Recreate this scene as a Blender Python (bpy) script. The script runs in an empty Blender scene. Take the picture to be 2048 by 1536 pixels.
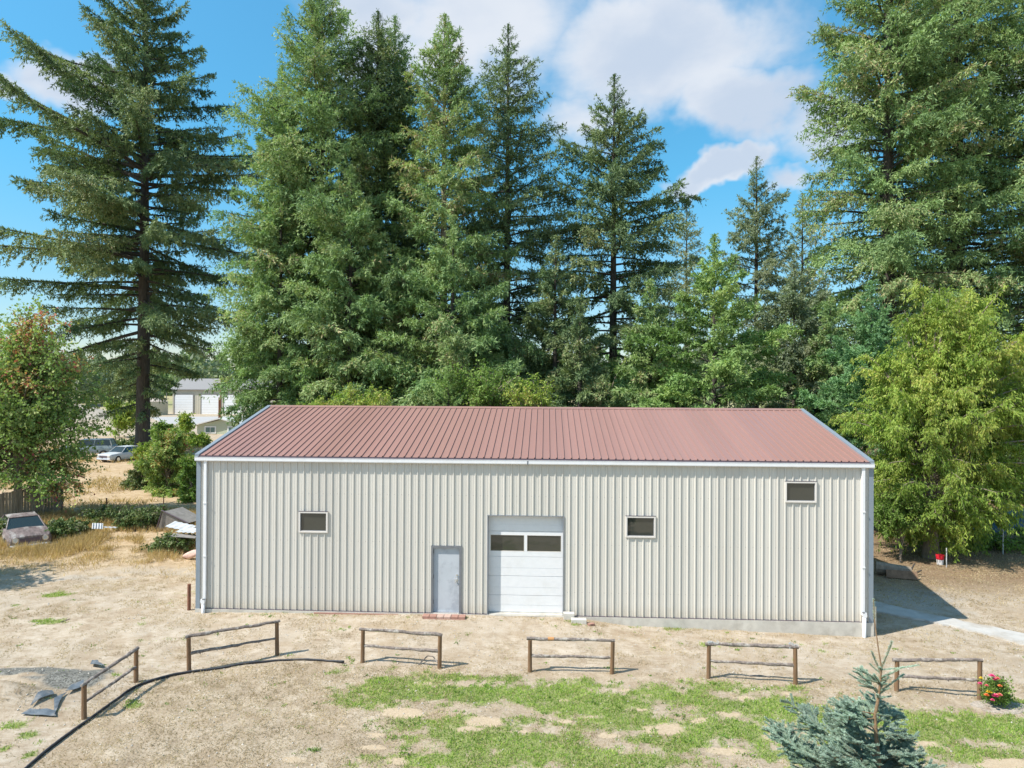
import bpy, math
import numpy as np
from mathutils import Vector, Matrix
R_ = math.radians
scene = bpy.context.scene
COL = scene.collection
rng = np.random.default_rng(7)

# ------------------------------------------------------------------ camera
F_PX, PITCH, YAW, ROLL = 1397.94, 0.005115, 0.048341, 0.005318
CAM = np.array([11.236, -22.049, 7.174])
_c, _s = math.cos(YAW), math.sin(YAW)
_fx = np.array([_c, _s, 0.0]); _fw = np.array([-_s, _c, 0.0]); _up = np.array([0, 0, 1.0])
FW = _fw*math.cos(PITCH)+_up*math.sin(PITCH); _u2 = _up*math.cos(PITCH)-_fw*math.sin(PITCH)
RT = _fx*math.cos(ROLL)+_u2*math.sin(ROLL); UP = _u2*math.cos(ROLL)-_fx*math.sin(ROLL)
cd = bpy.data.cameras.new('camera'); cam = bpy.data.objects.new('camera', cd); COL.objects.link(cam)
cd.sensor_width = 36; cd.lens = F_PX/2048*36; cd.clip_start = 0.1; cd.clip_end = 9000
cam.matrix_world = Matrix(((RT[0], UP[0], -FW[0], CAM[0]), (RT[1], UP[1], -FW[1], CAM[1]), (RT[2], UP[2], -FW[2], CAM[2]), (0, 0, 0, 1)))
scene.camera = cam

def ray(px, py): return FW+RT*(px-1024)/F_PX+UP*(768-py)/F_PX
def onz(px, py, z=-0.3):
    d = ray(px, py); return CAM+d*((z-CAM[2])/d[2])
def ony(px, py, y):
    d = ray(px, py); return CAM+d*((y-CAM[1])/d[1])

# ------------------------------------------------------------------ sun, sky, exposure
SUN_D = np.array([0.74, 0.37, -1.0]); SUN_D /= np.linalg.norm(SUN_D)
EL = math.asin(-SUN_D[2]); AZ = math.atan2(-SUN_D[0], -SUN_D[1])
sl = bpy.data.lights.new('sun', 'SUN'); sl.energy = 4.8; sl.angle = R_(0.53); sl.color = (1.0, 0.95, 0.86)
so = bpy.data.objects.new('sun', sl); COL.objects.link(so); so.location = (-30, -15, 40)
so.rotation_euler = Vector(SUN_D).to_track_quat('-Z', 'Y').to_euler()
scene.view_settings.view_transform = 'Standard'; scene.view_settings.look = 'None'
scene.view_settings.exposure = 0.50; scene.view_settings.gamma = 1
scene.render.engine = 'CYCLES'
cy = scene.cycles
cy.max_bounces = 6; cy.diffuse_bounces = 3; cy.glossy_bounces = 3; cy.transmission_bounces = 3; cy.transparent_max_bounces = 4

class NT:
    """tiny node-tree helper"""
    def __init__(s, tree): s.t = tree; s.t.nodes.clear()
    def n(s, typ, ins=None, **kw):
        nd = s.t.nodes.new(typ)
        for k, v in kw.items(): setattr(nd, k, v)
        for k, v in (ins or {}).items():
            sk = nd.inputs[k]
            if isinstance(v, bpy.types.NodeSocket): s.t.links.new(v, sk)
            elif isinstance(v, bpy.types.Node): s.t.links.new(v.outputs[0], sk)
            else: sk.default_value = v
        return nd
    def m(s, op, a, b=0.0, c=None, clamp=False):
        i = {0: a, 1: b}
        if c is not None: i[2] = c
        return s.n('ShaderNodeMath', i, operation=op, use_clamp=clamp).outputs[0]
    def vm(s, op, a, b=(0, 0, 0)):
        nd = s.n('ShaderNodeVectorMath', {0: a, 1: b}, operation=op)
        return nd.outputs['Value'] if op in ('LENGTH', 'DOT_PRODUCT', 'DISTANCE') else nd.outputs[0]
    def mix(s, f, a, b, bt='MIX'):
        nd = s.n('ShaderNodeMix', data_type='RGBA', blend_type=bt)
        for k, v in ((0, f), (6, a), (7, b)):
            if isinstance(v, bpy.types.NodeSocket): s.t.links.new(v, nd.inputs[k])
            else: nd.inputs[k].default_value = v if k == 0 or len(v) == 4 else (*v, 1)
        return nd.outputs[2]
    def noise(s, vec, scale, detail=4, rough=0.55, dist=0.0):
        return s.n('ShaderNodeTexNoise', {'Vector': vec, 'Scale': scale, 'Detail': detail, 'Roughness': rough, 'Distortion': dist}).outputs[0]
    def ss(s, v, a, b):
        return s.n('ShaderNodeMapRange', {0: v, 1: a, 2: b, 3: 0.0, 4: 1.0}, interpolation_type='SMOOTHSTEP').outputs[0]
    def ramp(s, f, stops):
        nd = s.n('ShaderNodeValToRGB', {0: f}); e = nd.color_ramp.elements
        while len(e) < len(stops): e.new(0.5)
        for el, (p, c) in zip(e, stops): el.position = p; el.color = (*c, 1)
        return nd.outputs[0]

world = bpy.data.worlds.new('World'); scene.world = world; world.use_nodes = True
N = NT(world.node_tree)
sky = N.n('ShaderNodeTexSky', sky_type='NISHITA', sun_disc=False, sun_elevation=EL, sun_rotation=AZ, altitude=100, air_density=1.0, dust_density=0.35, ozone_density=3.5)
el_ = N.n('ShaderNodeSeparateXYZ', {0: N.vm('NORMALIZE', N.n('ShaderNodeTexCoord').outputs['Generated'])}).outputs[2]
hs = N.n('ShaderNodeHueSaturation', {'Saturation': 1.2, 'Value': 1.0, 'Hue': 0.480, 'Color': N.mix(1.0, sky.outputs[0], N.ramp(el_, [(0.0, (0.64, 0.60, 0.60)), (0.10, (0.66, 0.66, 0.67)), (0.28, (0.74, 0.84, 0.86)), (0.5, (0.95, 1.0, 1.0))]), 'MULTIPLY')})
bg1 = N.n('ShaderNodeBackground', {'Color': hs, 'Strength': 0.165})
tc = N.n('ShaderNodeTexCoord').outputs['Generated']
D = N.vm('NORMALIZE', tc)
sep = N.n('ShaderNodeSeparateXYZ', {0: D})
zz = N.m('ADD', sep.outputs[2], 0.22)
plane = N.vm('MULTIPLY', N.vm('DIVIDE', D, N.n('ShaderNodeCombineXYZ', {0: zz, 1: zz, 2: 1.0}).outputs[0]), (1, 1, 0.6))
nz = N.noise(plane, 1.9, 8, 0.55, 0.25)
nz2 = N.noise(N.vm('ADD', plane, (0.11, 0.05, 0.05)), 1.9, 8, 0.55, 0.25)
warp = N.vm('SCALE', N.vm('SUBTRACT', N.n('ShaderNodeTexNoise', {'Vector': D, 'Scale': 5.0, 'Detail': 5.0, 'Roughness': 0.6}).outputs[1], (0.5, 0.5, 0.5)))
warp.node.inputs['Scale'].default_value = 0.16
DW = N.vm('ADD', D, warp)
blobs = [(1000, 60, 330, 2.0, 1.0), (1330, 110, 300, 2.0, 1.1), (1490, 225, 150, 1.6, 1.1), (1180, 230, 170, 2.2, 0.75), (1425, 372, 110, 2.8, 1.3), (1480, 345, 60, 1.6, 1.1), (1570, 398, 60, 1.8, 0.7),
         (1640, 260, 110, 1.0, 0.7), (150, 165, 110, 1.6, 1.0), (5, 155, 70, 1.5, 0.9), (250, 330, 70, 2.5, 0.4), (2040, 120, 80, 1.0, 0.6), (760, 20, 170, 2.0, 0.8), (1690, 60, 50, 1.5, 0.4),
         (1280, 480, 60, 3.0, 0.25)]
acc = None
for px, py, r, sq, a in blobs:
    c = ray(px, py); c = c/np.linalg.norm(c)
    dlen = N.vm('LENGTH', N.vm('MULTIPLY', N.vm('SUBTRACT', DW, tuple(c)), (1, 1, sq)))
    g = N.m('MULTIPLY', N.ss(dlen, r/F_PX*1.35, 0.0), a)
    acc = g if acc is None else N.m('MAXIMUM', acc, g)
band = N.m('MULTIPLY', N.ss(sep.outputs[1], 0.25, -0.3), 0.45)      # more cloud behind the viewer
acc = N.m('MAXIMUM', acc, band)
dens = N.ss(N.m('ADD', acc, N.m('MULTIPLY', N.m('SUBTRACT', nz, 0.5), 1.5)), 0.28, 0.80)
core = N.ss(N.m('ADD', N.m('ADD', acc, -0.55), N.m('MULTIPLY', N.m('SUBTRACT', nz2, 0.47), 3.2)), -0.1, 0.7)
ccol = N.mix(core, (0.86, 0.90, 0.97), (0.64, 0.73, 0.87))
bg2 = N.n('ShaderNodeBackground', {'Color': ccol, 'Strength': 0.68})
ms = N.n('ShaderNodeMixShader', {0: N.m('MULTIPLY', dens, 0.93), 1: bg1.outputs[0], 2: bg2.outputs[0]})
N.n('ShaderNodeOutputWorld', {0: ms})

# ------------------------------------------------------------------ helpers
def new_mat(name): 
    m = bpy.data.materials.new(name); m.use_nodes = True
    return m, NT(m.node_tree)
def out(N, bsdf, bump=None): N.n('ShaderNodeOutputMaterial', {0: bsdf})
def mat_panels(name, col, rough, spec, axis, width, var, dirt, zdirt):
    m, N = new_mat(name)
    tc = N.n('ShaderNodeTexCoord').outputs['Object']; sp = N.n('ShaderNodeSeparateXYZ', {0: tc})
    cell = N.m('FLOOR', N.m('DIVIDE', N.m('ADD', sp.outputs[0], N.m('MULTIPLY', sp.outputs[1], 1.0 if zdirt else 0.0)), width))
    wn = N.n('ShaderNodeTexWhiteNoise', {'W': cell}, noise_dimensions='1D').outputs[0]
    v = N.vm('MULTIPLY', tc, (2.2, 2.2, 0.35) if zdirt else (2.2, 0.35, 1))
    f = N.m('ADD', N.m('MULTIPLY', wn, 0.5), N.m('MULTIPLY', N.noise(v, 1.3, 6, 0.65), 0.5))
    c = N.ramp(f, [(0.15, tuple(a*(1-var) for a in col)), (0.85, tuple(a*(1+var) for a in col))])
    c = N.mix(N.m('MULTIPLY', N.ss(N.noise(v, 2.5, 6, 0.7), 0.5, 0.75), 0.35), c, dirt)
    if zdirt:
        splash = N.m('MULTIPLY', N.ss(N.m('ADD', sp.outputs[2], N.m('MULTIPLY', N.noise(tc, 5, 4, 0.6), 0.5)), 0.75, 0.15), 0.45)
        c = N.mix(splash, c, (0.44, 0.37, 0.28))
        gx_ = N.m('ABSOLUTE', N.m('SUBTRACT', N.m('FRACT', N.m('DIVIDE', sp.outputs[2], 1.5)), 0.5)); gu = N.m('ABSOLUTE', N.m('SUBTRACT', N.m('FRACT', N.m('DIVIDE', N.m('ADD', N.m('ADD', sp.outputs[0], sp.outputs[1]), -0.13), 21.34/93)), 0.5))
        scr = N.m('MULTIPLY', N.m('LESS_THAN', gx_, 0.008), N.m('LESS_THAN', gu, 0.05))
        c = N.mix(N.m('MULTIPLY', scr, 0.55), c, (0.25, 0.24, 0.23))
    out(N, N.n('ShaderNodeBsdfPrincipled', {'Base Color': c, 'Roughness': N.n('ShaderNodeMapRange', {0: f, 1: 0.0, 2: 1.0, 3: rough-0.08, 4: rough+0.1}), 'Specular IOR Level': spec})); return m
def mat_simple(name, col, rough=0.6, metal=0.0, var=0.12, scale=6.0, bump=0.0, spec=0.4, bscale=40.0, stretch=(1, 1, 1), dirt=None, dirt_amt=0.0, dscale=1.2):
    m, N = new_mat(name)
    tc = N.n('ShaderNodeTexCoord').outputs['Object']
    v = N.vm('MULTIPLY', tc, stretch)
    n1 = N.noise(v, scale, 5, 0.6)
    lo = tuple(c*(1-var) for c in col); hi = tuple(min(1, c*(1+var)) for c in col)
    c = N.ramp(n1, [(0.3, lo), (0.7, hi)])
    if dirt is not None:
        c = N.mix(N.m('MULTIPLY', N.ss(N.noise(v, dscale, 6, 0.65), 0.48, 0.68), dirt_amt), c, dirt)
    ins = {'Base Color': c, 'Roughness': rough, 'Metallic': metal, 'Specular IOR Level': spec}
    if bump > 0:
        b = N.n('ShaderNodeBump', {'Height': N.noise(v, bscale, 4, 0.6), 'Strength': bump, 'Distance': 0.02}); ins['Normal'] = b
    out(N, N.n('ShaderNodeBsdfPrincipled', ins)); return m
def mat_leaf(name, stops, trans=0.28, rough=0.6, nscale=0.25):
    m, N = new_mat(name)
    a = N.n('ShaderNodeAttribute', attribute_name='tint').outputs['Fac']
    c = N.ramp(a, stops)
    tcn = N.n('ShaderNodeTexCoord').outputs['Object']
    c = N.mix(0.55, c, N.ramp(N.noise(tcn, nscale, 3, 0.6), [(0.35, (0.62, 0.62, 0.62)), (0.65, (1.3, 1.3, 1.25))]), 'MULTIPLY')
    d = N.n('ShaderNodeBsdfPrincipled', {'Base Color': c, 'Roughness': rough, 'Specular IOR Level': 0.3})
    t = N.n('ShaderNodeBsdfTranslucent', {'Color': N.mix(1.0, c, (1.15, 1.25, 0.7), 'MULTIPLY')})
    out(N, N.n('ShaderNodeMixShader', {0: trans, 1: d.outputs[0], 2: t.outputs[0]})); return m
def mat_glass_dark(name, col=(0.02, 0.025, 0.02), rough=0.03):
    m, N = new_mat(name)
    tcn = N.n('ShaderNodeTexCoord').outputs['Object']
    b = N.n('ShaderNodeBump', {'Height': N.noise(tcn, 1.6, 2, 0.5), 'Strength': 0.12, 'Distance': 0.05})
    out(N, N.n('ShaderNodeBsdfPrincipled', {'Base Color': (*col, 1), 'Roughness': rough, 'Specular IOR Level': 0.9, 'Normal': b})); return m

def tag(o, label=None, cat=None, group=None, kind=None):
    if label: o['label'] = label
    if cat: o['category'] = cat
    if group: o['group'] = group
    if kind: o['kind'] = kind
    return o
def empty(name, loc=(0, 0, 0), rz=0.0, label=None, cat=None, group=None):
    o = bpy.data.objects.new(name, None); COL.objects.link(o); o.empty_display_size = 0.3
    o.location = tuple(float(v) for v in loc); o.rotation_euler = (0, 0, rz); return tag(o, label, cat, group)
def link(name, me, parent=None, loc=None):
    o = bpy.data.objects.new(name, me); COL.objects.link(o)
    if parent: o.parent = parent
    if loc is not None: o.location = tuple(float(v) for v in loc)
    return o
def np_mesh(name, V, F, mats, tint=None, midx=None, smooth=False, attrs=None):
    """V (n,3), F (m,k) uniform polygons"""
    V = np.ascontiguousarray(V, dtype=np.float32); F = np.ascontiguousarray(F, dtype=np.int32); k = F.shape[1]
    me = bpy.data.meshes.new(name); me.vertices.add(len(V)); me.vertices.foreach_set('co', V.ravel())
    me.loops.add(F.size); me.loops.foreach_set('vertex_index', F.ravel())
    me.polygons.add(len(F)); me.polygons.foreach_set('loop_start', np.arange(0, F.size, k, dtype=np.int32))
    if midx is not None: me.polygons.foreach_set('material_index', np.asarray(midx, dtype=np.int32))
    me.update(calc_edges=True)
    if smooth: me.polygons.foreach_set('use_smooth', np.ones(len(F), dtype=bool))
    if tint is not None:
        a = me.attributes.new('tint', 'FLOAT', 'FACE'); a.data.foreach_set('value', np.asarray(tint, dtype=np.float32))
    for k2, v in (attrs or {}).items():
        a = me.attributes.new(k2, 'FLOAT', 'POINT'); a.data.foreach_set('value', np.asarray(v, dtype=np.float32))
    for m in (mats if isinstance(mats, (list, tuple)) else [mats]): me.materials.append(m)
    return me

class MB:
    def __init__(s): s.v = []; s.f = []; s.mi = []; s.cur = 0
    def add(s, vs, fs):
        b = len(s.v); s.v += [tuple(float(c) for c in p) for p in vs]
        for f in fs: s.f.append([b+i for i in f]); s.mi.append(s.cur)
        return s
    def box(s, x0, x1, y0, y1, z0, z1, rot=None, at=(0, 0, 0)):
        vs = [(x, y, z) for z in (z0, z1) for y in (y0, y1) for x in (x0, x1)]
        if rot is not None: vs = [rot @ Vector(p) for p in vs]
        vs = [(p[0]+at[0], p[1]+at[1], p[2]+at[2]) for p in vs]
        return s.add(vs, [(0, 2, 3, 1), (4, 5, 7, 6), (0, 1, 5, 4), (2, 6, 7, 3), (0, 4, 6, 2), (1, 3, 7, 5)])
    def tube(s, pts, rad, n=8, cap=True, jit=0.0):
        pts = [Vector([float(c) for c in p]) for p in pts]
        if not hasattr(rad, '__len__'): rad = [rad]*len(pts)
        vs = []; fs = []; prev = None
        for i, p in enumerate(pts):
            d = (pts[min(i+1, len(pts)-1)]-pts[max(i-1, 0)]).normalized()
            if prev is None:
                a = Vector((0, 0, 1)) if abs(d.z) < 0.9 else Vector((1, 0, 0)); u = d.cross(a).normalized()
            else: u = (prev-d*prev.dot(d)).normalized()
            prev = u; w = d.cross(u)
            for k in range(n):
                t = 2*math.pi*k/n; r = rad[i]*(1+jit*(rng.random()-0.5))
                vs.append(p+(u*math.cos(t)+w*math.sin(t))*r)
        for i in range(len(pts)-1):
            for k in range(n): a = i*n+k; b = i*n+(k+1) % n; fs.append((a, b, b+n, a+n))
        if cap: fs.append(tuple(range(n))[::-1]); fs.append(tuple(range((len(pts)-1)*n, len(pts)*n)))
        return s.add(vs, fs)
    def prism(s, poly, y0, y1, axis='y'):
        """poly = list of 2-D points; extruded along axis"""
        def P(a, b, t): return {'y': (a, t, b), 'x': (t, a, b), 'z': (a, b, t)}[axis]
        n = len(poly); vs = [P(a, b, y0) for a, b in poly]+[P(a, b, y1) for a, b in poly]
        fs = [tuple(range(n)), tuple(range(2*n-1, n-1, -1))]+[(i, i+n, (i+1) % n+n, (i+1) % n) for i in range(n)]
        return s.add(vs, fs)
    def build(s, name, mats, parent=None, loc=None, smooth=False, bevel=0.0, tint=None):
        me = bpy.data.meshes.new(name); me.from_pydata(s.v, [], s.f); me.update()
        import bmesh
        bm = bmesh.new(); bm.from_mesh(me); bmesh.ops.recalc_face_normals(bm, faces=bm.faces); bm.to_mesh(me); bm.free()
        for m in (mats if isinstance(mats, (list, tuple)) else [mats]): me.materials.append(m)
        me.polygons.foreach_set('material_index', s.mi)
        if smooth: me.polygons.foreach_set('use_smooth', [True]*len(me.polygons))
        if tint is not None:
            a = me.attributes.new('tint', 'FLOAT', 'FACE'); a.data.foreach_set('value', np.asarray(tint, dtype=np.float32))
        o = link(name, me, parent, loc)
        if bevel > 0:
            b = o.modifiers.new('bevel', 'BEVEL'); b.width = bevel; b.segments = 2; b.limit_method = 'ANGLE'
        return o

# vectorised value noise
def _h(ix, iy, seed):
    n = (ix*374761393+iy*668265263+seed*1274126177) & 0xffffffff
    n = ((n ^ (n >> 13))*1103515245) & 0xffffffff
    return ((n ^ (n >> 16)) & 0xffff)/65535.0
def vnoise(x, y, seed=0):
    ix = np.floor(x).astype(np.int64); iy = np.floor(y).astype(np.int64); fx = x-ix; fy = y-iy
    fx = fx*fx*(3-2*fx); fy = fy*fy*(3-2*fy)
    a = _h(ix, iy, seed); b = _h(ix+1, iy, seed); c = _h(ix, iy+1, seed); d = _h(ix+1, iy+1, seed)
    return (a*(1-fx)+b*fx)*(1-fy)+(c*(1-fx)+d*fx)*fy
def fbm(x, y, s, seed=0, o=4):
    r = 0; a = 0.5; t = 0
    for k in range(o): r = r+a*vnoise(x*s, y*s, seed+k*17); t += a; a *= 0.5; s *= 2.03
    return r/t
def sstep(a, b, x):
    t = np.clip((x-a)/(b-a), 0, 1); return t*t*(3-2*t)

# ------------------------------------------------------------------ ground
W, DEP = 21.34, 11.5
def ground_z(x, y):
    x = np.asarray(x, float); y = np.asarray(y, float)
    front = np.interp(x, [-3, 0, 7, 9, 12, 14, 21, 24], [-0.14, -0.10, -0.03, -0.01, -0.02, -0.24, -0.42, -0.38])
    away = np.interp(x, [-8, 0, 12, 22], [-0.28, -0.30, -0.32, -0.38])
    t = sstep(0.4, 3.6, -y)
    z = front*(1-t)+away*t
    back = np.interp(x, [-3, 0, 21, 24], [-0.14, -0.2, -0.2, -0.34])
    z = np.where(y > 0.3, front*(1-sstep(0, 6, y))+back*sstep(0, 6, y), z)
    near = sstep(90, 40, np.hypot(x-11, y))
    z = z+near*((fbm(x, y, 0.35, 3)-0.5)*0.10*sstep(0.1, 1.5, np.abs(y))+(fbm(x, y, 2.2, 5, 3)-0.5)*0.05)
    m = onz(-10, 1402, -0.2)                                                     # low dirt mound left
    z = z+0.55*np.exp(-(((x-m[0])/1.3)**2+((y-m[1])/0.55)**2))
    g = onz(60, 1358, -0.2); z = z+0.26*np.exp(-(((x-g[0])/1.8)**2+((y-g[1])/0.6)**2))*(0.8+0.5*fbm(x, y, 3.0, 44, 3))
    far = np.hypot(x-11, y); z = z+sstep(120, 900, far)*(fbm(x, y, 0.004, 9)-0.5)*6*(far > 120)
    return z
def gz(x, y): return float(ground_z(np.array([x]), np.array([y]))[0])
def pblob(x, y, L, z=-0.3):
    """union of soft ellipses given by (px, py, rx_px, ry_px, amp)"""
    r = np.zeros_like(x)
    for px, py, rx, ry, a in L:
        c = onz(px, py, z); dpt = c[1]-CAM[1]
        sx = rx*dpt/F_PX; sy = ry*dpt*dpt/(F_PX*(CAM[2]-z))
        r = np.maximum(r, a*np.exp(-(((x-c[0])/sx)**2+((y-c[1])/sy)**2)))
    return r
GREEN = [(800, 1375, 110, 22, 1.0), (920, 1385, 120, 18, 1.1), (1080, 1385, 160, 20, 0.95), (1180, 1405, 140, 26, 0.85), (950, 1355, 230, 9, 0.62), (1330, 1385, 120, 16, 0.7), (1480, 1375, 150, 14, 0.7), (1560, 1415, 120, 28, 0.8),
         (1650, 1440, 100, 40, 0.7), (1980, 1450, 120, 30, 0.95), (1830, 1445, 100, 30, 0.8), (1960, 1500, 90, 20, 0.7), (1640, 1510, 140, 22, 0.75), (1480, 1410, 160, 16, 0.7), (1240, 1440, 120, 16, 0.6), (1000, 1440, 200, 10, 0.45), (1180, 1370, 180, 10, 0.6), (820, 1345, 90, 7, 0.5), (1000, 1480, 170, 22, 0.9), (900, 1520, 180, 14, 0.8), (1110, 1500, 150, 22, 0.9), (1250, 1525, 140, 20, 0.85), (1350, 1480, 120, 22, 0.6),
         (1450, 1460, 150, 24, 0.65), (740, 1400, 90, 24, 0.6), (880, 1450, 130, 20, 0.5), (690, 1340, 60, 8, 0.45), (110, 1200, 40, 5, 0.9), (90, 1252, 45, 5, 0.85), (30, 1222, 14, 4, 0.7), (32, 1452, 26, 8, 1.1), (58, 1470, 22, 9, 1.1), (4, 1500, 16, 10, 0.9), (60, 1506, 14, 8, 1.0), (80, 1485, 10, 5, 0.8), (100, 1450, 8, 4, 0.8), (230, 1355, 14, 4, 0.8), (262, 1337, 12, 4, 0.7), (290, 1305, 12, 3, 0.5), (265, 1412, 30, 8, 0.45),
         (980, 1245, 10, 3, 0.8), (1140, 1262, 10, 3, 0.8), (1152, 1266, 8, 3, 0.8), (1110, 1270, 12, 3, 0.6), (350, 1195, 70, 8, 0.45), (560, 1240, 90, 8, 0.35), (1330, 1255, 90, 9, 0.30), (2020, 1400, 60, 16, 0.8), (1400, 1290, 60, 8, 0.3), (1620, 1290, 60, 10, 0.25)]
BARE = [(842, 1368, 34, 9, 1), (805, 1425, 60, 12, 1), (965, 1440, 50, 14, 1), (930, 1457, 50, 9, 0.9), (1275, 1417, 30, 5, 1), (1330, 1455, 55, 14, 1.1), (1130, 1397, 26, 5, 1), (1010, 1388, 22, 5, 0.8), (750, 1467, 26, 8, 0.9), (1180, 1432, 26, 6, 0.9), (880, 1400, 16, 4, .8), (1400, 1440, 28, 7, .8), (1040, 1460, 26, 6, .8), (745, 1493, 40, 8, 1), (800, 1518, 50, 10, 1),
        (1085, 1500, 20, 6, 1), (1215, 1470, 30, 7, 1), (1490, 1393, 22, 5, 0.9), (1460, 1425, 40, 9, 0.8), (1130, 1440, 24, 6, 0.8), (1450, 1500, 70, 12, 0.8), (1540, 1470, 40, 9, 0.8), (590, 1520, 50, 8, 0.7), (1900, 1435, 50, 7, 0.8), (2010, 1520, 80, 18, 0.9),
        (1850, 1480, 40, 8, 0.8), (1250, 1380, 20, 4, 0.8), (1700, 1475, 40, 8, 0.7), (1570, 1385, 24, 4, 0.8), (960, 1370, 16, 4, 0.7), (1060, 1420, 24, 5, 0.7), (680, 1450, 22, 5, 0.7), (600, 1470, 20, 5, 0.5)]
GRAVEL = [(50, 1352, 130, 17, 1.3), (150, 1368, 60, 22, 1.2), (195, 1350, 40, 14, 0.9), (60, 1375, 50, 8, 0.6)]
GREY = [(330, 1150, 200, 14, 0.9), (180, 1165, 160, 10, 0.7), (1830, 1190, 130, 40, 0.8)]
def masks(x, y):
    n = fbm(x, y, 2.6, 21, 4)-0.5
    nn = fbm(x, y, 6.0, 31, 4)-0.5
    g = pblob(x, y, GREEN)*1.12+n*0.8+nn*1.1+0.20*sstep(-4.2, -5.2, y)*sstep(4, 9, x)
    b = pblob(x, y, BARE)+n*0.5+nn*0.2
    g = np.where(b > 0.55, g-0.8*(b-0.35), g)
    return np.clip(g, 0, 1), np.clip(b, 0, 1), np.clip(pblob(x, y, GRAVEL)+n*0.4, 0, 1), np.clip(pblob(x, y, GREY)+n*0.7, 0, 1)

def axis(fine0, fine1, st, lo, hi):
    a = list(np.arange(fine0, fine1+1e-6, st)); s = st
    while a[-1] < hi: s *= 1.16; a.append(a[-1]+s)
    s = st; 
    while a[0] > lo: s *= 1.16; a.insert(0, a[0]-s)
    return np.array(a)
gx = axis(-14, 31, 0.13, -3500, 3500); gy = axis(-13, 7, 0.13, -1500, 4500)
GX, GY = np.meshgrid(gx, gy); fxx, fyy = GX.ravel(), GY.ravel()
GZ = ground_z(fxx, fyy)
mg, mb_, mgr, mgy = masks(fxx, fyy)
nx, ny = len(gx), len(gy)
idx = np.arange(nx*ny).reshape(ny, nx)
GF = np.stack([idx[:-1, :-1].ravel(), idx[:-1, 1:].ravel(), idx[1:, 1:].ravel(), idx[1:, :-1].ravel()], 1)
lawn = np.zeros_like(fxx)      # inside the black edging: thatch of dry grass
EDGE_PX = [(40, 1548), (75, 1515), (120, 1482), (170, 1447), (215, 1415), (262, 1382), (300, 1366), (350, 1352), (400, 1344), (460, 1335), (520, 1326), (580, 1322), (640, 1322), (695, 1327)]
ep = np.array([onz(a, b, -0.3) for a, b in EDGE_PX])
ey = np.interp(fxx, ep[:, 0], ep[:, 1], left=-30, right=ep[-1, 1])
lawn = sstep(0.0, 0.15, ey-fyy)*sstep(-26, -20, fyy+0)*(fxx > ep[0, 0]-0.2)
m_ground, N = new_mat('dry_ground')
tcn = N.n('ShaderNodeTexCoord').outputs['Object']
def att(n): return N.n('ShaderNodeAttribute', attribute_name=n).outputs['Fac']
n_big = N.noise(tcn, 0.35, 5, 0.6); n_mid = N.noise(tcn, 2.3, 6, 0.65); n_fine = N.noise(tcn, 17, 6, 0.75); n_vf = N.noise(tcn, 70, 3, 0.7)
streak = N.noise(N.vm('MULTIPLY', tcn, (0.8, 3.0, 1)), 4.0, 5, 0.7)
dry = N.ramp(N.m('ADD', N.m('MULTIPLY', n_mid, 0.6), N.m('MULTIPLY', streak, 0.4)), [(0.34, (0.25, 0.185, 0.125)), (0.46, (0.39, 0.31, 0.225)), (0.56, (0.48, 0.40, 0.31)), (0.70, (0.57, 0.50, 0.415))])
dry = N.mix(N.m('MULTIPLY', N.ss(n_big, 0.45, 0.62), 0.5), dry, (0.45, 0.385, 0.31))
thatch = N.ramp(N.m('ADD', N.m('MULTIPLY', n_mid, 0.45), N.m('MULTIPLY', n_fine, 0.55)), [(0.36, (0.22, 0.16, 0.10)), (0.5, (0.40, 0.315, 0.22)), (0.64, (0.57, 0.48, 0.37))])
c = N.mix(N.m('MULTIPLY', att('lawn'), 0.75), dry, thatch)
c = N.mix(N.m('MULTIPLY', N.ss(N.noise(N.vm('ADD', tcn, (31, 7, 0)), 0.8, 6, 0.7), 0.47, 0.62), 0.55), c, (0.34, 0.255, 0.17))
soil = N.ramp(n_fine, [(0.3, (0.42, 0.315, 0.205)), (0.7, (0.58, 0.46, 0.32))])
c = N.mix(N.ss(N.m('ADD', att('bare'), N.m('MULTIPLY', N.m('SUBTRACT', n_fine, 0.5), 0.5)), 0.42, 0.58), c, soil)
grn = N.ramp(n_fine, [(0.3, (0.15, 0.20, 0.045)), (0.7, (0.28, 0.33, 0.09))])
c = N.mix(N.m('MULTIPLY', N.ss(N.m('ADD', att('green'), N.m('MULTIPLY', N.m('SUBTRACT', n_fine, 0.5), 0.7)), 0.38, 0.75), 0.8), c, grn)
gryc = N.ramp(n_fine, [(0.3, (0.30, 0.28, 0.25)), (0.7, (0.48, 0.45, 0.41))])
c = N.mix(N.m('MULTIPLY', N.ss(att('grey'), 0.4, 0.8), 0.7), c, gryc)
grav = N.ramp(N.n('ShaderNodeTexVoronoi', {'Vector': tcn, 'Scale': 26.0}).outputs[1], [(0.2, (0.09, 0.09, 0.08)), (0.8, (0.25, 0.245, 0.22))])
c = N.mix(N.ss(att('gravel'), 0.35, 0.6), c, grav)
c = N.mix(N.m('MULTIPLY', N.ss(n_vf, 0.56, 0.68), 0.55), c, (0.66, 0.60, 0.50))
c = N.mix(N.m('MULTIPLY', N.ss(n_vf, 0.42, 0.32), 0.45), c, (0.20, 0.15, 0.095))
geo = N.n('ShaderNodeSeparateXYZ', {0: tcn})
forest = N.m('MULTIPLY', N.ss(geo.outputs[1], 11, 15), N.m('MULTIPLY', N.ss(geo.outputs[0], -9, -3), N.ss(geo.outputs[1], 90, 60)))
c = N.mix(N.m('MULTIPLY', forest, 0.85), c, N.ramp(n_fine, [(0.3, (0.07, 0.06, 0.035)), (0.7, (0.16, 0.13, 0.07))]))
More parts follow.
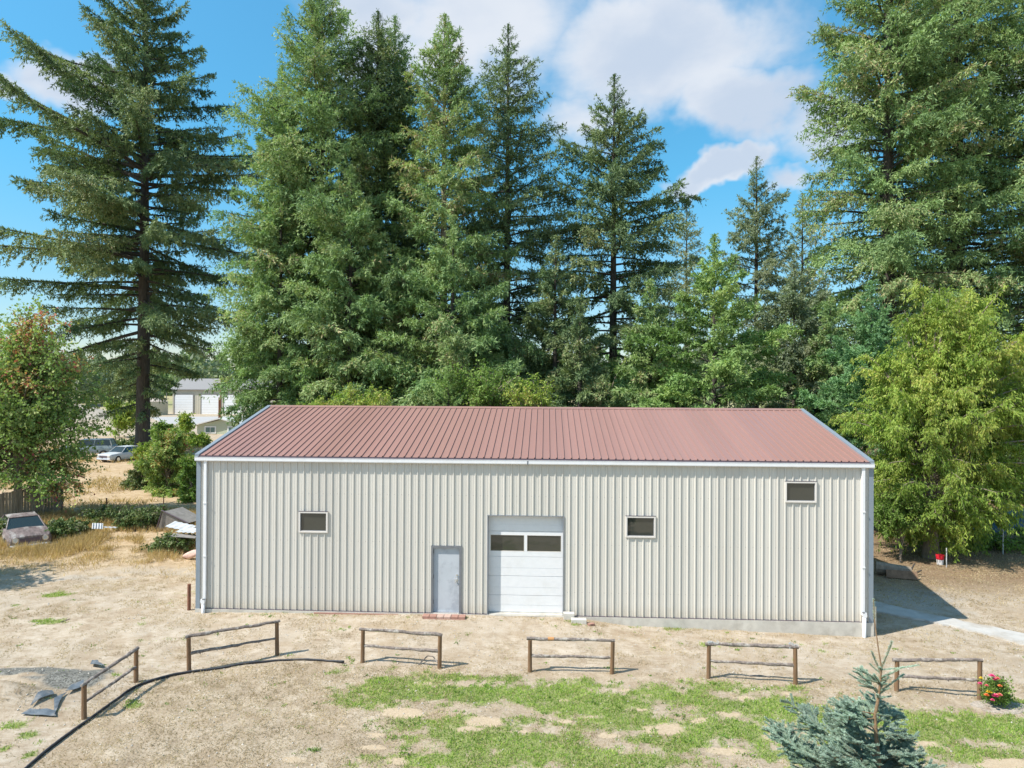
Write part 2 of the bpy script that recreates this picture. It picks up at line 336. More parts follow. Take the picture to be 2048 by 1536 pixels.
litter_and_shade = N.m('MULTIPLY', N.ss(N.m('ADD', geo.outputs[1], N.m('MULTIPLY', n_mid, 3.0)), 4.5, 8.5), N.ss(geo.outputs[0], 21.0, 22.5))  # leaf litter tone, with the drooping tree's shade painted into it
c = N.mix(N.m('MULTIPLY', litter_and_shade, 0.85), c, N.ramp(n_fine, [(0.35, (0.13, 0.085, 0.05)), (0.65, (0.32, 0.215, 0.125))]))
gold = N.m('MULTIPLY', N.m('MULTIPLY', N.ss(geo.outputs[1], 2.5, 7), N.ss(geo.outputs[0], 0, -1.5)), N.ss(geo.outputs[1], 90, 50))
c = N.mix(N.m('MULTIPLY', gold, 0.55), c, N.ramp(n_mid, [(0.35, (0.42, 0.27, 0.13)), (0.65, (0.60, 0.43, 0.24))]))
fars = N.ss(geo.outputs[1], 120, 260)
c = N.mix(fars, c, N.ramp(N.noise(tcn, 0.012, 4, 0.5), [(0.4, (0.42, 0.34, 0.20)), (0.6, (0.30, 0.30, 0.14))]))
bmp = N.n('ShaderNodeBump', {'Height': N.m('ADD', n_fine, N.m('MULTIPLY', n_vf, 0.5)), 'Strength': 0.6, 'Distance': 0.04})
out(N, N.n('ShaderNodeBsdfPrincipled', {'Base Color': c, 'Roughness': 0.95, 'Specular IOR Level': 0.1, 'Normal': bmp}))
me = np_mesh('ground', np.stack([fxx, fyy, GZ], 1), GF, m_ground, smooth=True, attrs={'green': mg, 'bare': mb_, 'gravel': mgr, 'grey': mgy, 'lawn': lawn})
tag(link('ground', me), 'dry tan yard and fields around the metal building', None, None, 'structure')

# materials shared
M = {}
M['steel'] = mat_panels('cream_steel', (0.61, 0.58, 0.525), 0.42, 0.4, 0, 21.34/93*4, 0.06, (0.53, 0.49, 0.42), True)
M['roofing'] = mat_panels('red_roof_steel', (0.325, 0.18, 0.15), 0.36, 0.55, 0, 21.34/93*4, 0.035, (0.34, 0.20, 0.16), False)
M['slate'] = mat_simple('slate_blue_trim', (0.22, 0.26, 0.30), 0.45, var=0.05, spec=0.5)
M['white'] = mat_simple('white_paint', (0.76, 0.76, 0.77), 0.4, var=0.03, spec=0.45, dirt=(0.6, 0.58, 0.53), dirt_amt=0.2)
M['darktrim'] = mat_simple('dark_trim_and_eave_shade', (0.10, 0.075, 0.095), 0.5, var=0.1)
M['concrete'] = mat_simple('concrete', (0.54, 0.51, 0.455), 0.9, var=0.14, scale=3.0, bump=0.3, dirt=(0.30, 0.27, 0.22), dirt_amt=0.5)
M['glass'] = mat_glass_dark('window_glass', (0.045, 0.047, 0.038))
M['frame'] = mat_simple('window_vinyl', (0.70, 0.65, 0.60), 0.5, var=0.03)
M['steel_door'] = mat_simple('grey_door_paint', (0.47, 0.50, 0.54), 0.5, var=0.05, scale=2.0, dirt=(0.28, 0.30, 0.34), dirt_amt=0.55, dscale=2.2)
M['metal_grey'] = mat_simple('grey_metal', (0.22, 0.23, 0.25), 0.45, metal=0.4, var=0.1)
M['chrome'] = mat_simple('bright_metal', (0.75, 0.75, 0.76), 0.25, metal=0.7, var=0.05)
M['bark'] = mat_simple('fir_bark', (0.07, 0.06, 0.05), 0.95, var=0.4, scale=7, bump=1.0, bscale=12, stretch=(1, 1, 0.25))
M['bark_light'] = mat_simple('grey_bark', (0.27, 0.22, 0.17), 0.95, var=0.3, scale=9, bump=0.8, bscale=14, stretch=(1, 1, 0.3))
M['post'] = mat_simple('treated_post_wood', (0.20, 0.115, 0.06), 0.85, var=0.25, scale=9, bump=0.5, stretch=(1, 1, 0.2), dirt=(0.17, 0.12, 0.08), dirt_amt=0.6, dscale=5)
M['rail'] = mat_simple('weathered_rail_wood', (0.19, 0.155, 0.135), 0.9, var=0.45, scale=14, bump=0.9, bscale=20, dirt=(0.50, 0.46, 0.41), dirt_amt=0.75, dscale=6)
M['brick'] = mat_simple('red_brick', (0.36, 0.20, 0.155), 0.85, var=0.15, scale=12, bump=0.3)
M['brick_pale'] = mat_simple('pale_brick', (0.47, 0.33, 0.27), 0.85, var=0.15, scale=12, bump=0.3)
M['plastic_black'] = mat_simple('black_plastic', (0.05, 0.052, 0.06), 0.6, var=0.25, dirt=(0.3, 0.25, 0.2), dirt_amt=0.35)
M['rust'] = mat_simple('rusty_steel', (0.22, 0.095, 0.055), 0.9, var=0.3, scale=14, bump=0.4, dirt=(0.12, 0.06, 0.05), dirt_amt=0.6, dscale=5)

# ------------------------------------------------------------------ metal building
WB, WE, RZ, EZ = 0.03, 4.90, 6.37, 4.95
ROOF_Y0 = -0.12; SL = (RZ-EZ)/(DEP/2-ROOF_Y0)
RY = DEP/2
def roof_z(y): return EZ+SL*((y if y <= RY else DEP-y)-ROOF_Y0)
bld = empty('metal_building', (0, 0, 0), 0, 'long cream ribbed metal workshop with a red-brown steel roof', 'building')
P9 = W/93
PROF = [(0.0, 0.0), (0.010, 0.030), (0.036, 0.030), (0.046, 0.0), (0.098, 0.0), (0.103, 0.0045), (0.113, 0.0045), (0.118, 0.0), (0.164, 0.0), (0.169, 0.0045), (0.179, 0.0045), (0.184, 0.0)]
def ribwall(length, mapf, ztop, z0, opens=(), start=0.05):
    us = [0.0]; k = 0
    while start+k*P9 < length:
        us += [start+k*P9+a for a, b in PROF if start+k*P9+a < length]; k += 1
    us = sorted(set([round(u, 5) for u in us]+[length]+[o[i] for o in opens for i in (0, 1)]))
    pa = np.array([a for a, b in PROF]+[P9]); pb = np.array([b for a, b in PROF]+[0.0])
    def off(u):
        if u < start: return 0.0
        return float(np.interp((u-start) % P9, pa, pb)) if abs((u-start) % P9-P9) > 1e-6 else 0.0
    b = MB()
    for a, c in zip(us[:-1], us[1:]):
        if c-a < 1e-5: continue
        mid = (a+c)/2; iv = [(z0, None)]
        cuts = sorted([(o[2], o[3]) for o in opens if o[0] < mid < o[1]])
        lo = z0; segs = []
        for q0, q1 in cuts:
            if q0 > lo: segs.append((lo, q0, q0))
            lo = q1
        segs.append((lo, ztop(a), ztop(c)))
        oa, oc = off(a), off(c)
        for s0, s1, s2 in segs:
            if s0 >= s1: continue
            b.add([mapf(a, oa, s0), mapf(c, oc, s0), mapf(c, oc, s2), mapf(a, oa, s1)], [(0, 1, 2, 3)])
    return b
DOOR = (7.66, 8.58, 0.03, 2.13); OHD = (9.44, 11.80, 0.03, 3.12)
WINS = [(3.42, 4.26, 2.56, 3.13), (13.80, 14.63, 2.56, 3.13), (18.69, 19.55, 3.72, 4.27)]
TR = 0.16
ribwall(W, lambda u, o, z: (u, -o, z), lambda u: WE, WB, [DOOR, OHD]+WINS+[(0.0, 0.045, -9, 99), (W-0.055, W, -9, 99)]).build('front_wall', M['steel'], bld)
ribwall(W, lambda u, o, z: (W-u, DEP+o, z), lambda u: WE, WB, [(0.0, 0.055, -9, 99), (W-0.045, W, -9, 99)]).build('back_wall', M['steel'], bld)
ribwall(DEP, lambda u, o, z: (W-0.055+o, u, z), lambda u: roof_z(u)-0.03, WB).build('gable_wall', M['steel'], bld)
ribwall(DEP, lambda u, o, z: (0.045-o, DEP-u, z), lambda u: roof_z(DEP-u)-0.03, WB).build('gable_wall', M['steel'], bld)
# roof: ribbed sheet on both slopes
b = MB(); X0, X1 = 0.055, W-0.105
us = []; k = 0
while X0+0.04+k*P9 < X1:
    us += [(X0+0.04+k*P9+a, h) for a, h in [(0, 0), (0.009, 0.033), (0.033, 0.033), (0.042, 0)] if X0+0.04+k*P9+a < X1]; k += 1
us = [(X0, 0.0)]+us+[(X1, 0.0)]
for (a, ha), (c, hc) in zip(us[:-1], us[1:]):
    if c-a < 1e-5: continue
    za, zr = EZ, RZ
    b.add([(a, ROOF_Y0, za+ha), (c, ROOF_Y0, za+hc), (c, RY, zr+hc), (a, RY, zr+ha)], [(0, 1, 2, 3)])
    b.add([(a, RY, zr+ha), (c, RY, zr+hc), (c, DEP-ROOF_Y0, za+hc), (a, DEP-ROOF_Y0, za+ha)], [(0, 1, 2, 3)])
roof = b.build('roof', M['roofing'], bld)
b = MB()
b.add([(X0-.01, RY-0.17, RZ+0.028-0.17*SL), (X1+.01, RY-0.17, RZ+0.028-0.17*SL), (X1+.01, RY, RZ+0.045), (X0-.01, RY, RZ+0.045), (X0-.01, RY+0.17, RZ+0.028-0.17*SL), (X1+.01, RY+0.17, RZ+0.028-0.17*SL),
       (X0-.01, RY-0.172, RZ+0.010-0.17*SL), (X1+.01, RY-0.172, RZ+0.010-0.17*SL)], [(0, 1, 2, 3), (3, 2, 5, 4), (6, 7, 1, 0)])
b.build('ridge_cap', M['roofing'], roof)
# roof underlay / soffit so that the eave reads thick; dark tone paints rib-end shadows
b = MB(); b.box(X0+0.01, X1-0.01, -0.10, -0.032, 4.85, 4.935); b.box(X0+.01, X1-.01, -0.118, -0.10, 4.78, 4.945); b.build('shaded_eave_flashing', M['darktrim'], roof)
for sx, x0 in ((0, X0-0.055), (1, X1-0.085)):       # rake trim along both gables
    b = MB()
    for (ya, za, yb, zb) in ((ROOF_Y0-0.01, EZ, RY, RZ), (RY, RZ, DEP-ROOF_Y0+0.01, EZ)):
        t = 0.044
        b.add([(x0, ya, za+t), (x0+0.14, ya, za+t), (x0+0.14, yb, zb+t), (x0, yb, zb+t), (x0, ya, za-0.13), (x0+0.14, ya, za-0.002), (x0+0.14, yb, zb-0.002), (x0, yb, zb-0.13)] if sx == 0 else
              [(x0, ya, za+t), (x0+0.14, ya, za+t), (x0+0.14, yb, zb+t), (x0, yb, zb+t), (x0, ya, za-0.002), (x0+0.14, ya, za-0.13), (x0+0.14, yb, zb-0.13), (x0, yb, zb-0.002)],
              [(0, 1, 2, 3), (0, 3, 7, 4), (1, 5, 6, 2), (0, 4, 5, 1), (3, 2, 6, 7)])
    b.build('rake_trim', M['slate'], roof)
# corner trims (wrap the corner)
for x0, x1 in ((0.01, TR-0.01), (W-TR, W-0.022)):
    b = MB(); b.prism([(x0, 0.02), (x0, -0.036), (x1, -0.036), (x1, -0.031), (x0+.006, -0.031), (x0+.006, .02)], WB-0.02, WE, 'z'); b.build('corner_trim', M['slate'], bld)
    b = MB(); xs = 0.01 if x0 < 1 else W-0.028
    b.box(xs, xs+0.006, 0.021, 0.13, WB-0.02, WE); b.build('corner_trim', M['slate'], bld)
    b = MB(); b.box(x0, x1, DEP+0.032, DEP+0.038, WB-0.02, WE); b.build('corner_trim', M['slate'], bld)
b = MB(); 
for a, c in ((TR-.01, DOOR[0]-.03), (DOOR[1]+.03, OHD[0]-.03), (OHD[1]+.03, W-TR)): b.box(a, c, -0.034, 0.0, WB-0.018, WB-0.001)
b.build('base_trim', M['darktrim'], bld)
# foundation
b = MB(); b.box(0.0, W-0.012, -0.05, DEP+0.05, -1.0, WB-0.02); b.build('foundation', M['concrete'], bld)
# gutter (K profile) with seams
gp = [(-0.035, 4.885), (-0.150, 4.890), (-0.150, 4.79), (-0.135, 4.765), (-0.035, 4.765)]
b = MB(); b.prism(gp, 0.0, W-0.04, 'x'); gut = b.build('gutter', M['white'], bld)
b = MB(); b.box(-0.002, W-0.038, -0.157, -0.130, 4.888, 4.897)
for q in range(1, 18):
    xx = q*W/18; b.box(xx, xx+0.02, -0.160, -0.122, 4.889, 4.900)
b.build('gutter_lip', M['white'], gut)
b = MB(); b.box(10.66, 10.70, -0.156, -0.11, 4.76, 4.886); b.build('gutter_joint', M['metal_grey'], gut)
# downspouts
for x in (0.33, 20.99):
    b = MB()
    b.box(x-0.045, x+0.045, -0.11, -0.035, 0.34, 4.77)
    d = b.build('downspout', M['white'], bld, bevel=0.006)
    dx = x-0.03 if x < 5 else x+0.03
    g0 = gz(dx, -.1)
    b = MB(); b.prism([(dx-0.07, 0.34), (dx+0.05, 0.34), (dx+0.065, 0.25), (dx+0.04, 0.19), (dx-0.04, 0.19), (dx-0.08, 0.26)], -0.155, -0.045, 'y')
    b.build('adapter', M['white'], d)
    b = MB(); b.tube([(dx, -0.1, 0.19), (dx, -0.1, g0+0.02), (dx, -0.105, g0-0.05)], 0.055, 14); b.build('drain_pipe', M['white'], d, smooth=True)
    b = MB(); b.box(x-0.05, x+0.03, -0.158, -0.126, 0.33, 0.36); b.build('bracket', M['metal_grey'], d)
    for zz_ in (1.7, 3.4):
        b = MB(); b.box(x-0.05, x+0.05, -0.129, -0.023, zz_, zz_+0.03); b.build('strap', M['white'], d)
# personnel door
x0, x1, z0, z1 = DOOR
b = MB(); b.box(x0+0.035, x1-0.05, 0.05, 0.09, z0+0.02, z1-0.045); dr = b.build('door', M['steel_door'], bld)
b = MB(); b.box(x0-0.03, x0+0.035, -0.03, 0.13, z0-0.02, z1+0.03); b.box(x1-0.05, x1+0.03, -0.03, 0.13, z0-0.02, z1+0.03); b.box(x0+0.035, x1-0.05, -0.03, 0.13, z1-0.045, z1+0.03)
b.build('door_frame', M['metal_grey'], dr)
b = MB(); b.box(x0+0.035, x1-0.05, -0.02, 0.13, z0-0.02, z0+0.015); b.build('threshold', M['chrome'], dr)
b = MB(); b.box(x0-0.02, x1+0.02, 0.131, 0.14, z0, z1+0.03); b.build('door_back', M['metal_grey'], dr)
b = MB(); b.box(x1-0.20, x1-0.10, 0.043, 0.049, 0.98, 1.15); b.tube([(x1-0.12, 0.045, 1.10), (x1-0.12, -0.01, 1.10), (x1-0.24, -0.015, 1.10)], 0.014, 8); b.tube([(x1-0.15, 0.04, 1.05), (x1-0.16, -0.02, 1.01), (x1-0.10, -0.03, 0.92), (x1-0.085, 0.0, 0.90)], 0.010, 8)
b.tube([(x1-0.13, 0.045, 1.22), (x1-0.13, 0.02, 1.22)], 0.03, 12); b.build('handle', M['chrome'], dr, smooth=False)
for zz_ in (0.3, 1.1, 1.9):
    b = MB(); b.tube([(x0+0.042, 0.04, zz_), (x0+0.042, 0.04, zz_+0.11)], 0.012, 8); b.build('hinge', M['metal_grey'], dr)
# overhead door
x0, x1, z0, z1 = OHD; YD = 0.17
b = MB(); zb = z0+0.02; rows = [0.0]
H = z1-z0; sec = [0.53, 0.61, 0.62, 0.80, H-0.02-2.56]
for i, s in enumerate(sec):
    za, zc = zb, zb+s-0.006
    if i == 3:
        gl = [(x0+0.06, x0+1.14), (x0+1.22, x1-0.05)]
        b.box(x0, x1, YD, YD+0.05, za, za+0.16); b.box(x0, x1, YD, YD+0.05, zc-0.11, zc)
        for q0, q1 in ((x0, gl[0][0]), (gl[0][1], gl[1][0]), (gl[1][1], x1)): b.box(q0, q1, YD, YD+0.05, za+0.16, zc-0.11)
        gz0, gz1 = za+0.16, zc-0.11
    else:
        b.box(x0, x1, YD+0.006, YD+0.05, za, zc)
        m = za+(zc-za)*0.42
        b.box(x0, x1, YD, YD+0.0062, za+0.012, m-0.006); b.box(x0, x1, YD, YD+0.0062, m+0.006, zc-0.004)
    zb += s
ohd = b.build('overhead_door', M['white'], bld)
for q0, q1 in gl:
    b = MB(); b.box(q0, q1, YD+0.022, YD+0.03, gz0, gz1); b.build('window_pane', M['glass'], ohd)
    b = MB(); f = 0.012
    for r in ((q0, q1, gz0, gz0+f), (q0, q1, gz1-f, gz1), (q0, q0+f, gz0+f, gz1-f), (q1-f, q1, gz0+f, gz1-f)): b.box(r[0], r[1], YD-0.002, YD+0.0215, r[2], r[3])
    b.build('window_frame', M['frame'], ohd)
b = MB(); b.box(x0-0.01, x1+0.01, YD+0.052, YD+0.08, z0, z1+0.01); b.build('door_back', M['darktrim'], ohd)
b = MB(); b.box(x0-0.03, x0-0.001, -0.03, YD+0.05, z0-0.02, z1+0.03); b.box(x1+0.001, x1+0.03, -0.03, YD+0.05, z0-0.02, z1+0.03); b.box(x0-0.001, x1+0.001, -0.03, YD+0.05, z1+0.001, z1+0.03)
b.build('jamb', mat_simple('jamb_paint', (0.24, 0.25, 0.27), 0.5), ohd)
b = MB(); b.box(x0, x1, 0.0, YD+0.04, z0-0.05, z0); b.box(x0, x1, YD-0.012, YD+0.04, z0+0.001, z0+0.018); b.build('sill', M['concrete'], ohd)
# windows
for (x0, x1, z0, z1) in WINS:
    b = MB(); f = 0.05
    for r in ((x0-f, x1+f, z0-f, z0), (x0-f, x1+f, z1, z1+f), (x0-f, x0, z0, z1), (x1, x1+f, z0, z1)): b.box(r[0], r[1], -0.055, 0.06, r[2], r[3])
    w = b.build('window', M['frame'], bld, bevel=0.003)
    b = MB(); b.box(x0, x1, 0.0, 0.012, z0, z1); b.build('pane', M['glass'], w)
    b = MB(); g = 0.016
    for r in ((x0, x1, z0, z0+g), (x0, x1, z1-g, z1), (x0, x0+g, z0+g, z1-g), (x1-g, x1, z0+g, z1-g)): b.box(r[0], r[1], -0.025, -0.001, r[2], r[3])
    b.build('sash', M['metal_grey'], w)
    b = MB(); b.box(x0, x1, 0.03, 0.05, z0, z1); b.build('backing', M['darktrim'], w)
    b = MB(); b.box(x0-f-.006, x1+f+.006, -0.06, -0.02, z1+f, z1+f+0.014); b.build('drip_cap', M['darktrim'], w)

# brick step in front of the grey door
st = empty('brick_step', (8.10, -0.35, gz(8.1, -.35)), 0, 'low step of red and pale bricks below the grey door', 'step')
for i in range(6):
    b = MB(); xx = -0.66+i*0.225; b.box(xx, xx+0.21, -0.14, 0.12, 0.02, 0.085); b.build('brick', M['brick'] if i in (0, 1, 4, 5) else M['brick_pale'], st, bevel=0.006)
for i in range(3):
    b = MB(); xx = -0.60+i*0.43; b.box(xx, xx+0.41, -0.17, 0.10, -0.10, 0.018); b.build('brick', M['brick'], st, bevel=0.006)
b = MB(); b.box(3.9, 6.6, -0.11, -0.06, gz(5, -.1)-0.05, gz(5, -.1)+0.03)
tag(b.build('wood_strip', M['brick'], None), 'thin reddish board lying along the foundation left of the grey door', 'board')
b = MB(); z = gz(11.9, -.3); b.box(11.82, 12.16, -0.26, -0.06, z-0.05, z+0.19); tag(b.build('concrete_block', M['concrete'], None, bevel=0.008), 'small upright concrete block at the right foot of the overhead door', 'block')
b = MB(); z = gz(12.35, -.45); b.box(12.05, 12.52, -0.52, -0.30, z-0.05, z+0.11); tag(b.build('concrete_block', M['concrete'], None, bevel=0.008), 'flat pale block lying in front of the upright block by the overhead door', 'block')
b = MB(); z = gz(12.68, -.5); b.box(-0.1, 0.1, -0.06, 0.06, 0, 0.07, Matrix.Rotation(0.5, 3, 'Z'), (12.66, -0.5, z)); tag(b.build('broken_brick', M['brick'], None, bevel=0.006), 'loose red brick beside the flat concrete block', 'brick')

# concrete path at the right
pp = [(1690, 1196, 1205), (1750, 1204, 1222), (1850, 1226, 1240), (1950, 1246, 1262), (2048, 1266, 1288), (2200, 1300, 1330), (2500, 1380, 1430)]
VV = []; 
for px, ya, yb in pp:
    for py in (ya, yb): p = onz(px, py, -0.33); VV.append((p[0], p[1]))
b = MB(); vs = []; fs = []
dense = []
for i in range(len(pp)-1):
    for t in np.linspace(0, 1, 8, endpoint=False):
        a = np.array(VV[2*i])*(1-t)+np.array(VV[2*i+2])*t; c_ = np.array(VV[2*i+1])*(1-t)+np.array(VV[2*i+3])*t
        dense.append((a+(rng.random(2)-.5)*0.08, c_+(rng.random(2)-.5)*0.10))
for a, c_ in dense:
    for p, dz in ((a, -0.10), (a, 0.035), (c_, 0.035), (c_, -0.10)): vs.append((p[0], p[1], gz(p[0], p[1])*0.6-0.33*0.4+dz))
for i in range(len(dense)-1):
    for k in range(3): fs.append((4*i+k, 4*i+k+1, 4*i+k+5, 4*i+k+4))
b.add(vs, fs); tag(b.build('path', mat_simple('pale_concrete', (0.47, 0.45, 0.42), 0.9, var=0.12, scale=2.5, bump=0.3, dirt=(0.36, 0.31, 0.25), dirt_amt=0.7)), 'narrow pale concrete path right of the building', None, None, 'structure')

# ------------------------------------------------------------------ foreground pole fences
FN = [((168, 1370), (168, 1440), (272, 1300), (272, 1368), 0.54, 'pole fence section at the far left, slanting beside the dark gravel'),
      ((378, 1274), (378, 1345), (554, 1245), (554, 1314), 0.50, 'pole fence section standing in front of the left window, above the black edging'),
      ((725, 1260), (725, 1326), (879, 1271), (879, 1337), 0.50, 'pole fence section in front of the grey door'),
      ((1060, 1279), (1060, 1342), (1224, 1283), (1224, 1348), 0.52, 'pole fence section with an orange spot on its top rail'),
      ((1417, 1290), (1417, 1357), (1591, 1295), (1591, 1368), 0.50, 'pole fence section with grey twine tied at both ends of its top rail'),
      ((1793, 1322), (1793, 1378), (1959, 1322), (1959, 1393), 0.52, 'pole fence section between the blue spruce and the rose bush')]
def log_pts(a, b, n=9, j=0.012):
    return [a+(b-a)*t+(rng.random(3)-0.5)*2*j*np.array([0.3, 1, 1]) for t in np.linspace(0, 1, n)]
for i, (ta, ba, tb, bb, mf, lab) in enumerate(FN):
    A = onz(*ba, -0.32); B = onz(*bb, -0.32)
    A[2] = gz(A[0], A[1]); B[2] = gz(B[0], B[1])
    hA = ony(*ta, A[1])[2]; hB = ony(*tb, B[1])[2]
    root = empty('rail_fence', A, 0, 'two-rail '+lab, 'fence', 'rustic pole fence sections in the yard')
    loc = lambda p: p-A
    for P, h in ((A, hA), (B, hB)):
        b = MB(); lean = (rng.random(2)-0.5)*0.04
        b.tube([loc(P+np.array([0, 0, -0.3])), loc(P+np.array([0, 0, 0.0])), loc(np.array([P[0]+lean[0], P[1]+lean[1], h-0.01]))], [0.058, 0.056, 0.052], 12, jit=0.05)
        b.build('post', M['post'], root, smooth=False)
    TA, TB = np.array([A[0], A[1], hA+0.025]), np.array([B[0], B[1], hB+0.025]); u = (TB-TA)/np.linalg.norm(TB-TA)
    for q, (p0, p1, r0, r1) in enumerate(((TA-u*0.09, TB+u*0.07, 0.036, 0.048), (np.array([A[0], A[1], A[2]+(hA-A[2])*(1-mf)+0.02])+u*0.03, np.array([B[0], B[1], B[2]+(hB-B[2])*(1-mf)+0.02])-u*0.03, 0.032, 0.042))):
        if i % 2: r0, r1 = r1, r0
        b = MB(); b.tube([loc(p) for p in log_pts(p0, p1, 14, 0.012)], list(np.linspace(r0, r1, 14)*(1+(rng.random(14)-0.5)*0.3)), 10, jit=0.25)
        for kk in range(9):      # knots and branch stubs
            t = rng.random(); p = loc(p0+(p1-p0)*t); dd = rng.normal(size=3); dd[2] = -abs(dd[2])*0.6; dd /= np.linalg.norm(dd)
            b.tube([p, p+dd*(0.055+0.02*rng.random())], [0.016, 0.009], 5)
        b.build('rail', M['rail'], root)
    if i == 4:
        for P in (TA+u*0.12, TB-u*0.10):
            b = MB()
            for kk in range(14):
                p = loc(P+(rng.random(3)-.5)*[.16, .05, .02]); pts = [p+np.array([0, 0, .03])]
                for s_ in range(4): pts.append(pts[-1]+(rng.random(3)-.5)*[.12, .09, .06]+np.array([0, 0, .004]))
                b.tube(pts, 0.005, 4)
            b.build('twine', mat_simple('grey_twine', (0.42, 0.46, 0.48), 0.8), root)
    if i == 3:
        b = MB(); p = loc(TA+u*0.55); b.tube([p-u*0.08+np.array([0, -0.004, 0.008]), p+u*0.08+np.array([0, -0.004, 0.008])], 0.047, 10); b.build('worn_spot', mat_simple('raw_orange_wood', (0.50, 0.25, 0.10), 0.8), root, )
# black edging
pts = []
e2 = np.array([onz(a, b_, -0.3) for a, b_ in EDGE_PX]); tt = np.linspace(0, len(e2)-1, 90)
ex = np.interp(tt, range(len(e2)), e2[:, 0]); ey_ = np.interp(tt, range(len(e2)), e2[:, 1])
ker = np.ones(7)/7; exs = np.convolve(np.pad(ex, 3, 'edge'), ker, 'valid'); eys = np.convolve(np.pad(ey_, 3, 'edge'), ker, 'valid')
exs = np.insert(exs, 0, exs[0]-1.2); eys = np.insert(eys, 0, eys[0]-1.5)
wob = (fbm(exs, eys, 1.5, 77)-0.5)*0.04
ez = ground_z(exs, eys)+0.035+wob; ez[-6:] += np.linspace(0, 0.02, 6)
b = MB(); prof = [(-0.008, -0.10), (-0.009, 0.012), (-0.02, 0.018), (-0.018, 0.042), (0, 0.052), (0.018, 0.042), (0.02, 0.018), (0.009, 0.012), (0.008, -0.10)]
vs = []; fs = []; n = len(prof)
for i in range(len(exs)):
    j0, j1 = max(0, i-1), min(len(exs)-1, i+1); d = np.array([exs[j1]-exs[j0], eys[j1]-eys[j0]]); d /= np.linalg.norm(d); nr = np.array([-d[1], d[0]])
    for a, h in prof: vs.append((exs[i]+nr[0]*a, eys[i]+nr[1]*a, ez[i]+h-0.02))
for i in range(len(exs)-1):
    for k in range(n-1): fs.append((i*n+k, i*n+k+1, (i+1)*n+k+1, (i+1)*n+k))
fs.append(tuple(range((len(exs)-1)*n, len(exs)*n)))
b.add(vs, fs); tag(b.build('lawn_edging', M['plastic_black'], None, smooth=True), 'long black plastic lawn edging curving through the dry grass', 'edging')
# fallen stick by the third fence and a few sticks
def stick(px, label, rad=0.018):
    P = [onz(a, b_, -0.3) for a, b_ in px]
    for k, p in enumerate(P): p[2] = gz(p[0], p[1])+0.02+(0.10 if 0 < k < len(P)-1 and len(P) > 3 else 0)
    b = MB(); b.tube(P, list(np.linspace(rad, rad*0.6, len(P))), 6, jit=0.2); tag(b.build('fallen_stick', M['rail']), label, 'stick', 'sticks lying in the yard')
stick([(1835-1000+2, 1330), (855, 1321), (866, 1322), (880, 1332)], 'bent fallen stick under the fence in front of the grey door')
stick([(1500-2, 1350), (1520, 1349), (1540, 1353)], 'short stick under the fence section with grey twine')
stick([(122, 1254), (140, 1248)], 'thin dark stick on bare soil left of the building', 0.014)
# plastic sheeting scraps
def sheet(name, quad, label, mat, rows=9, amp=0.10, seed=1, z=0.03):
    q = [onz(a, b_, -0.3) for a, b_ in quad]; V = []; F = []
    for i in range(rows):
        for j in range(rows):
            s, t = i/(rows-1), j/(rows-1); p = (q[0]*(1-s)+q[1]*s)*(1-t)+(q[3]*(1-s)+q[2]*s)*t
            x, y = p[0], p[1]; h = amp*float(fbm(np.array([x]), np.array([y]), 2.5, seed, 3)[0]); V.append((x, y, gz(x, y)+z+h))
    for i in range(rows-1):
        for j in range(rows-1): F.append((i*rows+j, (i+1)*rows+j, (i+1)*rows+j+1, i*rows+j+1))
    b = MB(); b.add(V, F); o = b.build(name, mat); so_ = o.modifiers.new('thick', 'SOLIDIFY'); so_.thickness = 0.008
    return tag(o, label, 'plastic sheet')
M['sheet'] = mat_simple('grey_sheeting', (0.13, 0.15, 0.17), 0.45, var=0.3, dirt=(0.36, 0.31, 0.25), dirt_amt=0.6, dscale=3)
sheet('plastic_sheet', [(42, 1439), (112, 1438), (112, 1430), (60, 1431)], 'ribbon of dark sheeting along the front of the dirt mound', M['sheet'], 14, 0.07, 3, 0.02)
sheet('plastic_sheet', [(60, 1430), (108, 1409), (104, 1404), (76, 1415)], 'thin curled strip of sheeting on the dirt mound, behind the front ribbon', M['sheet'], 14, 0.07, 13, 0.03)
sheet('plastic_sheet', [(108, 1438), (122, 1412), (134, 1397), (108, 1415)], 'folded dark sheeting scrap right of the dirt mound', M['sheet'], 14, 0.10, 23, 0.01)
sheet('plastic_sheet', [(130, 1400), (166, 1386), (168, 1376), (142, 1386)], 'narrow dark sheeting strip behind the far-left fence post', M['sheet'], 12, 0.08, 5)
sheet('plastic_sheet', [(180, 1335), (210, 1345), (196, 1327), (184, 1325)], 'small grey sheeting flap at the gravel edge', M['sheet'], 12, 0.16, 8)
# rusty pipe post, pale stake
def pole(name, px, pyb, pyt, r, mat, label, cat, z=-0.2, n=12):
    p = onz(px, pyb, z); p[2] = gz(p[0], p[1]); h = ony(px, pyt, p[1])[2]
    b = MB(); b.tube([(0, 0, -0.3), (0, 0, (h-p[2])*0.5), (0, 0, h-p[2])], r, n, jit=0.04); return tag(b.build(name, mat, None, p), label, cat)
pole('pipe_post', 378, 1223, 1168, 0.055, M['rust'], 'short rusty steel pipe post at the left corner of the building', 'post', -0.15, 16)
pole('wooden_stake', 1749, 1272, 1213, 0.05, mat_simple('pale_wood', (0.47, 0.42, 0.34), 0.85, var=0.2, bump=0.4), 'pale wooden stake beside the right corner of the building', 'stake', -0.42)

